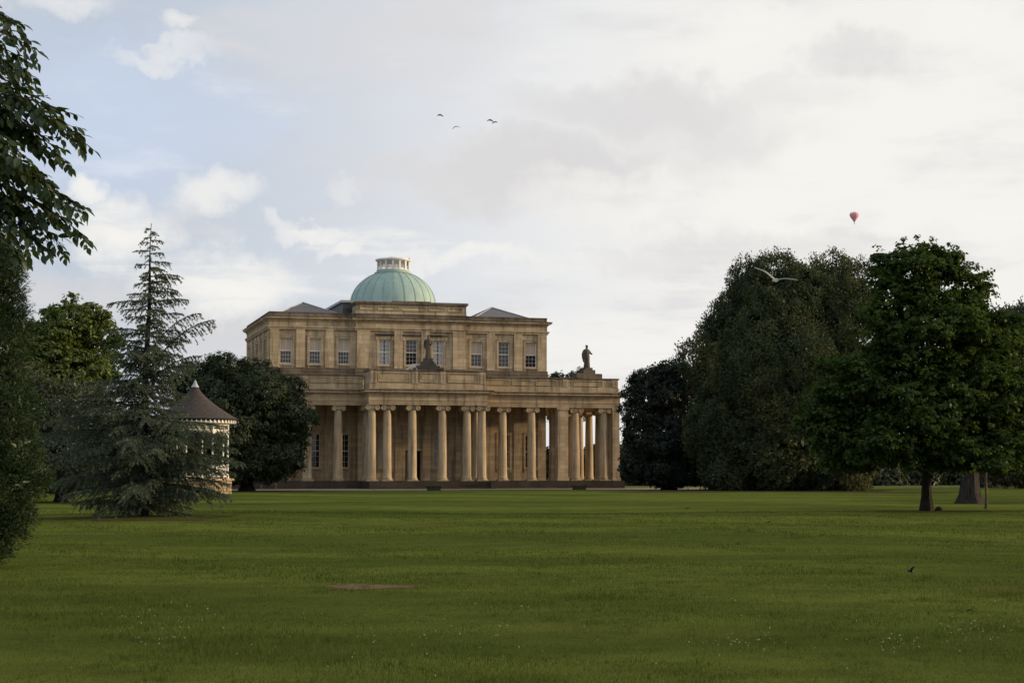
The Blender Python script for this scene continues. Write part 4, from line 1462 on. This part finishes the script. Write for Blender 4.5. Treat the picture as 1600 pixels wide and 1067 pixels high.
# ------------------------------------------------------------------ overhanging broadleaf tree, upper left
def hanging_tree():
    D = 19.0
    k = D / F
    base = on_ground(-330, 19.5)
    root = empty('overhanging_tree', base)
    tag(root, 'broadleaf tree outside the left edge with dark sprays hanging into the sky', 'tree')
    bv = Vector(base)
    b = MB(); trunk_mesh(b, Vector((0, 0, -.1)), Vector((.1, 0, 7.2)), .22, .10)
    b.build('trunk', M['bark'], root, True)
    # leaf: pointed oval, folded along the midrib
    prof = [(0, 0), (.16, .19), (.38, .285), (.60, .25), (.82, .12), (1.0, 0)]
    vs = []; fs = []
    for i, (t, w) in enumerate(prof):
        zc = -.10 * t * t
        vs += [(t, -w, zc + .22 * w), (t, 0, zc), (t, w, zc + .22 * w)]
    for i in range(len(prof) - 1):
        a = i * 3; c = a + 3
        fs += [(a, a + 1, c + 1, c), (a + 1, a + 2, c + 2, c + 1)]
    lm = bpy.data.meshes.new('leaf'); lm.from_pydata(vs, [], fs); lm.materials.append(M['leaf_hang'])
    LV = np.array(vs); LF = fs
    sprays = [((-90, 10), (30, 38), .3), ((-90, 40), (56, 78), 0), ((-80, 75), (50, 125), .2), ((-80, 60), (40, 95), -.3), ((-90, 100), (30, 140), 0), ((-100, 95), (45, 112), .3),
              ((-100, 130), (70, 160), .2), ((-110, 140), (135, 225), 0), ((-100, 160), (108, 178), -.2), ((-100, 180), (110, 255), .3), ((-100, 170), (128, 205), .4),
              ((-100, 210), (85, 295), -.3), ((-100, 225), (105, 325), .1), ((-90, 250), (136, 330), 0), ((-100, 270), (137, 372), .2), ((-100, 300), (80, 395), 0),
              ((-100, 240), (60, 270), .4), ((-100, 310), (45, 392), .3), ((-90, 330), (30, 395), -.2), ((-100, 280), (100, 385), .4), ((-90, 200), (60, 215), .1),
              ((-100, 265), (20, 330), .2), ((-100, 190), (40, 245), -.4), ((-100, 150), (90, 235), .4), ((-100, 290), (70, 345), .1)]
    leaves = []
    hub = Vector((.1, 0, 6.6))
    for (s, e, dy) in sprays:
        p0 = Vector(W(s[0], s[1], D + dy)) - bv
        p1 = Vector(W(e[0], e[1], D + dy + random.uniform(-.25, .25))) - bv
        L = (p1 - p0).length
        n = 14
        pts = []
        for i in range(n + 1):
            t = i / n
            pts.append(p0.lerp(p1, t) + Vector((0, random.gauss(0, .01), .10 * L * math.sin(math.pi * t) + random.gauss(0, .006))))
        q = MB()
        limb(q, hub + Vector((0, 0, random.uniform(-1.6, .3))), p0, .05, .016, sides=6)
        q.tube(pts, [.014 * (1 - i / n) + .003 for i in range(n + 1)], 5)
        twigs = [(pts[i], pts[i + 1]) for i in range(n)]
        m_ = int(L / .068)
        for j in range(m_):
            t = .12 + .86 * (j + .5) / m_
            f = t * n; i = min(int(f), n - 1)
            c = pts[i].lerp(pts[i + 1], f - i)
            main = (pts[i + 1] - pts[i]).normalized()
            sg = 1 if j % 2 else -1
            perp = Vector((0, 1, 0)) * sg
            dirv = (main * .75 + perp * random.uniform(.1, .7) + Vector((0, 0, sg * random.uniform(.1, .75) - .22))).normalized()
            tl = random.uniform(.14, .34) * (1 - .55 * t) + .05
            end = c + dirv * tl + Vector((0, 0, -.25 * tl))
            q.tube([c, c.lerp(end, .5) + Vector((0, 0, .03 * tl)), end], [.005, .004, .002], 4)
            nl = max(3, int(tl / .034))
            for l in range(nl):
                tt = (l + .7) / nl
                pos = c.lerp(end, tt)
                s2 = 1 if l % 2 else -1
                side = dirv.cross(Vector((0, 0, 1))).normalized() * s2
                ax = (dirv * .55 + side * .55 + Vector((0, 0, random.uniform(-.9, .1)))).normalized()
                if l == nl - 1: ax = (dirv + Vector((0, 0, -.4))).normalized()
                nr = (Vector((0, 0, 1)) + Vector((random.gauss(0, .35), random.gauss(0, .45) - .25, 0))).normalized()
                leaves.append((pos, ax, nr, random.uniform(.085, .145), e[0]))
        q.build('branch', M['bark'], root)
    mats = []
    for pos, ax, nr, s, _ in leaves:
        y = nr.cross(ax).normalized(); z = ax.cross(y).normalized()
        mm = Matrix((ax, y, z)).transposed().to_4x4()
        mats.append(Matrix.Translation(pos) @ mm @ Matrix.Scale(s, 4))
    # the leaves that stand clear at the spray tips are objects of their own
    order = sorted(range(len(leaves)), key=lambda i: -(leaves[i][0].x))
    big = set(order[:300])
    for i in order[:300]:
        o = link('leaf', lm, None, root); o.matrix_local = mats[i]
    VV = []; FF = []
    for i in range(len(leaves)):
        if i in big: continue
        A = np.array(mats[i])
        v = LV @ A[:3, :3].T + A[:3, 3]
        bse = len(VV) * len(LV)
        VV.append(v); FF += [tuple(bse + q for q in f) for f in LF]
    me = bpy.data.meshes.new('foliage'); me.from_pydata(np.concatenate(VV).tolist(), [], FF); me.materials.append(M['leaf_hang'])
    o = link('foliage', me, None, root); o['kind'] = 'stuff'


hanging_tree()

# ------------------------------------------------------------------ far right: garden wall and house
p0 = on_ground(1535, 178); p1 = on_ground(1680, 184)
d = (p1 - p0); L = d.length; ang = math.atan2(d.y, d.x)
gw = empty('garden_wall', p0, ang)
tag(gw, 'low grey stone garden wall at the right edge behind the trees', 'wall')
MB().box(0, L, 0, .4, -.1, 1.25).build('wall', M['wall_grey'], gw)
MB().box(-.05, L, -.06, .46, 1.252, 1.36).build('coping', M['wall_grey'], gw)
hp = on_ground(1585, 270)
hs = empty('house', hp, R(10))
tag(hs, 'white house with red tiled roof glimpsed through leaves at the right edge', 'house')
MB().box(-6, 6, 0, 8, 0, 6.6).build('wall', M['render'], hs)
MB().add([(-6.4, -.4, 6.6), (6.4, -.4, 6.6), (6.4, 8.4, 6.6), (-6.4, 8.4, 6.6), (-6.4, 4, 9.0), (6.4, 4, 9.0)], [(0, 1, 5, 4), (2, 3, 4, 5), (1, 2, 5), (3, 0, 4), (0, 3, 2, 1)]).build('roof', M['tile_red'], hs)
for x in (-4, -1.3, 1.3, 4):
    for z in (1.0, 4.4):
        w_ = MB().box(x - .5, x + .5, -.06, .04, z, z + 1.3).build('window', M['sash'], hs)
        MB().box(x - .42, x + .42, -.075, -.058, z + .08, z + 1.22).build('pane', M['glass'], w_)

# ------------------------------------------------------------------ balloon
bp = W(1335, 349, 3000)
bal = empty('hot_air_balloon', bp)
tag(bal, 'pink hot air balloon small in the sky above the right trees', 'balloon')
prof = [(.9, 2.0), (1.6, 3.2), (3.4, 6.0), (5.6, 9.0), (7.4, 12.0), (8.2, 14.5), (8.1, 16.2), (7.0, 18.0), (4.8, 19.2), (2.2, 19.8), (.2, 19.9)]
nb = 48; vs = []; fs = []
for r, z in prof:
    for i in range(nb):
        a = 2 * math.pi * i / nb
        rr_ = r * (1 - .035 * abs(math.cos(a * 8)) ** 6)
        vs.append((rr_ * math.cos(a), rr_ * math.sin(a), z))
fs = [(k * nb + i, k * nb + (i + 1) % nb, (k + 1) * nb + (i + 1) % nb, (k + 1) * nb + i) for k in range(len(prof) - 1) for i in range(nb)]
MB().add(vs, fs).build('envelope', M['balloon'], bal, True)
MB().box(-.7, .7, -.7, .7, -1.2, 0).build('basket', M['wood'], bal)
for sx in (-1, 1):
    for sy in (-1, 1): MB().tube([(sx * .65, sy * .65, 0), (sx * .7, sy * .7, 2.0)], .08, 4).build('rope', M['iron'], bal)

# ------------------------------------------------------------------ birds
def wing_mesh(span, chord, lift, tipz, sweep, s):
    n = 8
    top = []; bot = []
    for i in range(n + 1):
        t = i / n
        y = s * span * t
        z = lift * math.sin(min(1, t * 1.6) * math.pi / 2) * (1 - .0 * t) + tipz * t * t
        c = chord * (1 - .55 * t ** 1.5) * (1 if t < .98 else .25)
        x = -sweep * (t - .35) ** 2 + sweep * .12
        top += [(x + c * .45, y, z + .0), (x, y, z + .035 * chord * 3 * (1 - t)), (x - c * .55, y, z)]
    vs = top + [(a, b_, c - .012 - .05 * chord) for a, b_, c in top]
    m_ = len(top); fs = []
    for i in range(n):
        a = i * 3; c = a + 3
        fs += [(a, a + 1, c + 1, c), (a + 1, a + 2, c + 2, c + 1), (m_ + a, m_ + c, m_ + c + 1, m_ + a + 1), (m_ + a + 1, m_ + c + 1, m_ + c + 2, m_ + a + 2),
               (a, c, m_ + c, m_ + a), (a + 2, m_ + a + 2, m_ + c + 2, c + 2)]
    return MB().add(vs, fs)


def bird(name, loc, yaw, pitch, roll, half, wl, wr, mats, label, cat, group=None, bodyk=1.0, ck=.34):
    root = empty(name, loc)
    root.rotation_euler = (roll, pitch, yaw)
    tag(root, label, cat, group)
    L = half * .8 * bodyk
    b = MB()
    secs = [(.5, .005), (.47, .03), (.40, .055), (.33, .062), (.26, .058), (.12, .085), (-.05, .09), (-.22, .06), (-.36, .03), (-.42, .015)]
    vs = []; fs = []; n = 10
    for t, r in secs:
        for i in range(n):
            a = 2 * math.pi * i / n
            vs.append((t * L, r * L * 1.15 * math.cos(a), r * L * math.sin(a)))
    fs = [(k * n + i, k * n + (i + 1) % n, (k + 1) * n + (i + 1) % n, (k + 1) * n + i) for k in range(len(secs) - 1) for i in range(n)]
    fs += [tuple(range(n)), tuple((len(secs) - 1) * n + i for i in range(n - 1, -1, -1))]
    b.add(vs, fs).build('body', M[mats[0]], root, True)
    MB().add([(-.32 * L, -.04 * L, .01), (-.32 * L, .04 * L, .01), (-.62 * L, .11 * L, .01), (-.62 * L, -.11 * L, .01), (-.32 * L, -.04 * L, -.005), (-.32 * L, .04 * L, -.005), (-.62 * L, .11 * L, -.002), (-.62 * L, -.11 * L, -.002)],
             [(0, 1, 2, 3), (7, 6, 5, 4), (0, 4, 5, 1), (1, 5, 6, 2), (2, 6, 7, 3), (3, 7, 4, 0)]).build('tail', M[mats[2]], root)
    MB().tube([(.49 * L, 0, 0), (.58 * L, 0, -.012 * L)], [.018 * L, .004 * L], 5).build('beak', M['iron'], root)
    wing_mesh(half, half * ck, half * wl[0], half * wl[1], half * .35, 1).build('wing', M[mats[1]], root, True)
    wing_mesh(half, half * ck, half * wr[0], half * wr[1], half * .35, -1).build('wing', M[mats[1]], root, True)
    return root


for px, py, yaw, wl, wr, lab in ((687, 180, 20, (.15, -.75), (.15, -.6), 'black bird in the sky, leftmost of four'), (713, 198, -160, (.2, -.5), (.1, -.9), 'black bird in the sky, lowest of four'),
                                 (766, 188, 10, (.15, -.5), (.1, -.9), 'black bird in the sky, upper one of the close pair'), (772, 191.5, 30, (.1, -.8), (.3, -.2), 'black bird in the sky, lower one of the close pair')):
    bird('crow', Vector(W(px, py, 170)), R(90 + yaw), R(18), 0, .36, wl, wr, ('feather_dark', 'feather_dark', 'feather_dark'), lab, 'bird', 'four black birds flying over the lawn', 1.2, .6)
bird('gull', Vector(W(1212, 438, 57)), R(-118), R(10), R(0), .74, (.10, -.14), (.42, .22), ('feather_grey', 'feather_white', 'feather_white'), 'pale gull gliding across the top of the holm oak', 'bird', None, 1.15, .24)
p = on_ground(1420, 27.5)
bird('magpie', p + Vector((0, 0, .06)), R(190), R(-10), R(30), .12, (.2, .1), (.5, .6), ('feather_dark', 'feather_dark', 'feather_white'), 'small dark bird with pale tail low over the right lawn', 'bird', None, 1.3)


def standing_bird(px, D, label, s):
    p = on_ground(px, D)
    root = empty('blackbird', p, R(30)); tag(root, label, 'bird', 'small black birds feeding on the lawn')
    b = MB()
    secs = [(.62, .004, .30), (.52, .012, .31), (.48, .05, .31), (.40, .075, .31), (.33, .065, .28), (.22, .11, .20), (.05, .125, .16), (-.15, .09, .15), (-.32, .03, .14), (-.6, .03, .12), (-.62, .004, .12)]
    n = 8; vs = []
    for t, r, z in secs:
        for i in range(n):
            a = 2 * math.pi * i / n
            vs.append((t * s, r * s * math.cos(a), (z + r * math.sin(a) + .12) * s))
    fs = [(k * n + i, k * n + (i + 1) % n, (k + 1) * n + (i + 1) % n, (k + 1) * n + i) for k in range(len(secs) - 1) for i in range(n)]
    b.add(vs, fs).build('body', M['feather_dark'], root, True)
    for sg in (-1, 1): MB().tube([(.05 * s, sg * .05 * s, .2 * s), (.08 * s, sg * .05 * s, 0)], .012 * s, 4).build('leg', M['feather_dark'], root)


standing_bird(1073, 79, 'tiny black bird on the far lawn before the yew', .26)
standing_bird(1200, 55, 'tiny black bird on the middle lawn before the holm oak', .2)
p = on_ground(1510, 19.9)
lf = MB().add([(-.05, 0, .05), (0, -.018, .06), (.05, .0, .055), (.0, .018, .045), (.0, 0, .065)], [(0, 1, 4), (1, 2, 4), (2, 3, 4), (3, 0, 4)])
tag(lf.build('fallen_leaf', M['deadleaf'], None, loc=p), 'dark fallen leaf lying on the near lawn at right', 'leaf')

# ------------------------------------------------------------------ bare patch, grass, daisies
cx, cy = (578 - 800) / F * 24.6, 24.6
n = 40
vs = [(cx, cy, float(ground_z(cx, cy)) + .008)]
for i in range(n):
    a = 2 * math.pi * i / n
    f = 1 + .18 * math.sin(3 * a + 1) + .12 * math.sin(7 * a) + random.uniform(-.08, .08)
    x, y = cx + .62 * f * math.cos(a), cy + .55 * f * math.sin(a)
    vs.append((x, y, float(ground_z(x, y)) + .006))
me = bpy.data.meshes.new('bare_patch'); me.from_pydata(vs, [], [(0, 1 + i, 1 + (i + 1) % n) for i in range(n)])
tag(link('bare_patch', me, M['soil']), 'bare brown earth patch in the middle of the near lawn', kind='structure')


m, g = new_mat('leaf litter and thin grass')
geo = g.n('ShaderNodeNewGeometry'); pos = geo.outputs['Position']
n1 = g.noise(pos, .8, 6, .65); n2 = g.noise(pos, 6.0, 6, .7)
c = g.mix(g.ss(n1, .38, .62), (.082, .066, .036), (.066, .076, .022))
c = g.mix(g.ss(n2, .45, .70, 0, .6), c, (.045, .038, .022))
principled(g, c, .95, .0, bump(g, n2, .9, .03))
M['litter'] = m


def litter(px, D, rx, ry, label):
    c0 = on_ground(px, D)
    n = 72; rings = 8
    vs = []; fs = []
    for k in range(rings + 1):
        for i in range(n):
            a = 2 * math.pi * i / n
            f = 1 + (.16 * math.sin(3 * a + px) + .10 * math.sin(7 * a + 2) + .07 * math.sin(13 * a) + .05 * math.sin(29 * a + 1))
            q = k / rings * f
            x, y = c0.x + rx * q * math.cos(a), c0.y + ry * q * math.sin(a)
            vs.append((x, y, float(ground_z(x, y)) + .014))
    for k in range(rings):
        for i in range(n):
            j = (i + 1) % n
            fs.append((k * n + i, (k + 1) * n + i, (k + 1) * n + j, k * n + j))
    me = bpy.data.meshes.new('bare_ground'); me.from_pydata(vs, [], fs)
    tag(link('bare_ground', me, M['litter']), label, kind='structure')


litter(1235, 143, 12.5, 11, 'brown leaf litter in the shade under the holm oak')
litter(225, 61.0, 3.2, 2.6, 'dry worn ring of grass under the cedar')
litter(1447, 74, 2.2, 2.0, 'worn ground round the maple trunk')
litter(385, 141, 6.5, 4.0, 'brown bare ground under the rounded yew')
litter(1045, 156, 5.5, 4.5, 'brown bare ground under the black yew')


def grass():
    n = 420000
    d = 11.5 * np.exp(rng.random(n) * math.log(75 / 11.5))
    x = rng.uniform(-.33, .33, n) * d
    # tufts: density varies
    tuft = np.sin(x * 2.1 + np.sin(d * 1.3)) * np.sin(d * 1.7 + np.sin(x * 1.1))
    keep = rng.random(n) < .72 + .28 * tuft
    rp = np.hypot((x - cx) / .60, (d - cy) / .52)
    keep &= (rp > 1.0) | (rng.random(n) < .12 * rp)
    d = d[keep]; x = x[keep]; n = len(d)
    hh = rng.uniform(.018, .05, n) * (1 + .35 * np.sin(x * .9 + d * .6))
    t2 = np.sin(x * 7.3 + 2 * np.sin(d * 2.1)) * np.sin(d * 5.1 + 2 * np.sin(x * 2.7)) + .5 * np.sin(x * 1.3 + 1.7 * np.sin(d * .7))
    hh = hh * (.8 + .75 * np.clip(t2, 0, 1.4) ** 2)
    wd = .0022 * d / 12 * rng.uniform(.7, 1.4, n)
    z = ground_z(x, d)
    a = rng.uniform(0, 2 * math.pi, n)
    lean = hh * rng.uniform(.1, .9, n)
    ta = rng.uniform(0, 2 * math.pi, n)
    P = np.stack([x, d, z - .004], 1)
    s = np.stack([np.cos(a) * wd, np.sin(a) * wd, np.zeros(n)], 1)
    T = P + np.stack([np.cos(ta) * lean, np.sin(ta) * lean, hh], 1)
    V = np.stack([P - s, P + s, T], 1)
    o = link('grass', quads_mesh('grass', V, 3, M['blade']))
    tag(o, 'short grass blades covering the near lawn', 'grass', kind='stuff')


grass()


def daisies():
    pts = []
    for px, py, sx, sy, c in ((1500, 985, 70, 28, 90), (1390, 1005, 40, 14, 40), (1180, 1000, 50, 25, 25), (1130, 1005, 40, 6, 22), (640, 985, 180, 30, 60), (270, 960, 80, 18, 50), (260, 990, 60, 30, 30), (1000, 905, 160, 8, 30), (800, 1000, 700, 50, 90), (1240, 940, 200, 40, 30), (240, 850, 40, 8, 8)):
        for _ in range(int(c * .8)):
            x, y = random.gauss(px, sx * .6), random.gauss(py, sy * .6)
            if y < 800 or y > 1062: continue
            D = EYE * F / (y - HORIZON)
            pts.append(((x - 800) / F * D, D))
    b = MB()
    for x, y in pts:
        z = float(ground_z(x, y)) + random.uniform(.03, .05)
        r = random.uniform(.003, .007) * (1 + y / 90)
        tx, ty = random.gauss(0, .35), random.gauss(-.5, .35)
        k = 6
        vs = [(x, y, z + .004)] + [(x + r * math.cos(q * 2 * math.pi / k), y + r * math.sin(q * 2 * math.pi / k), z + r * (tx * math.cos(q * 2 * math.pi / k) - ty * math.sin(q * 2 * math.pi / k))) for q in range(k)]
        b.add(vs, [(0, 1 + q, 1 + (q + 1) % k) for q in range(k)])
    me = bpy.data.meshes.new('daisies'); me.from_pydata(b.v, [], b.f)
    tag(link('daisies', me, M['daisy']), 'tiny pale daisies and clover scattered through the near grass', 'flowers', kind='stuff')


daisies()
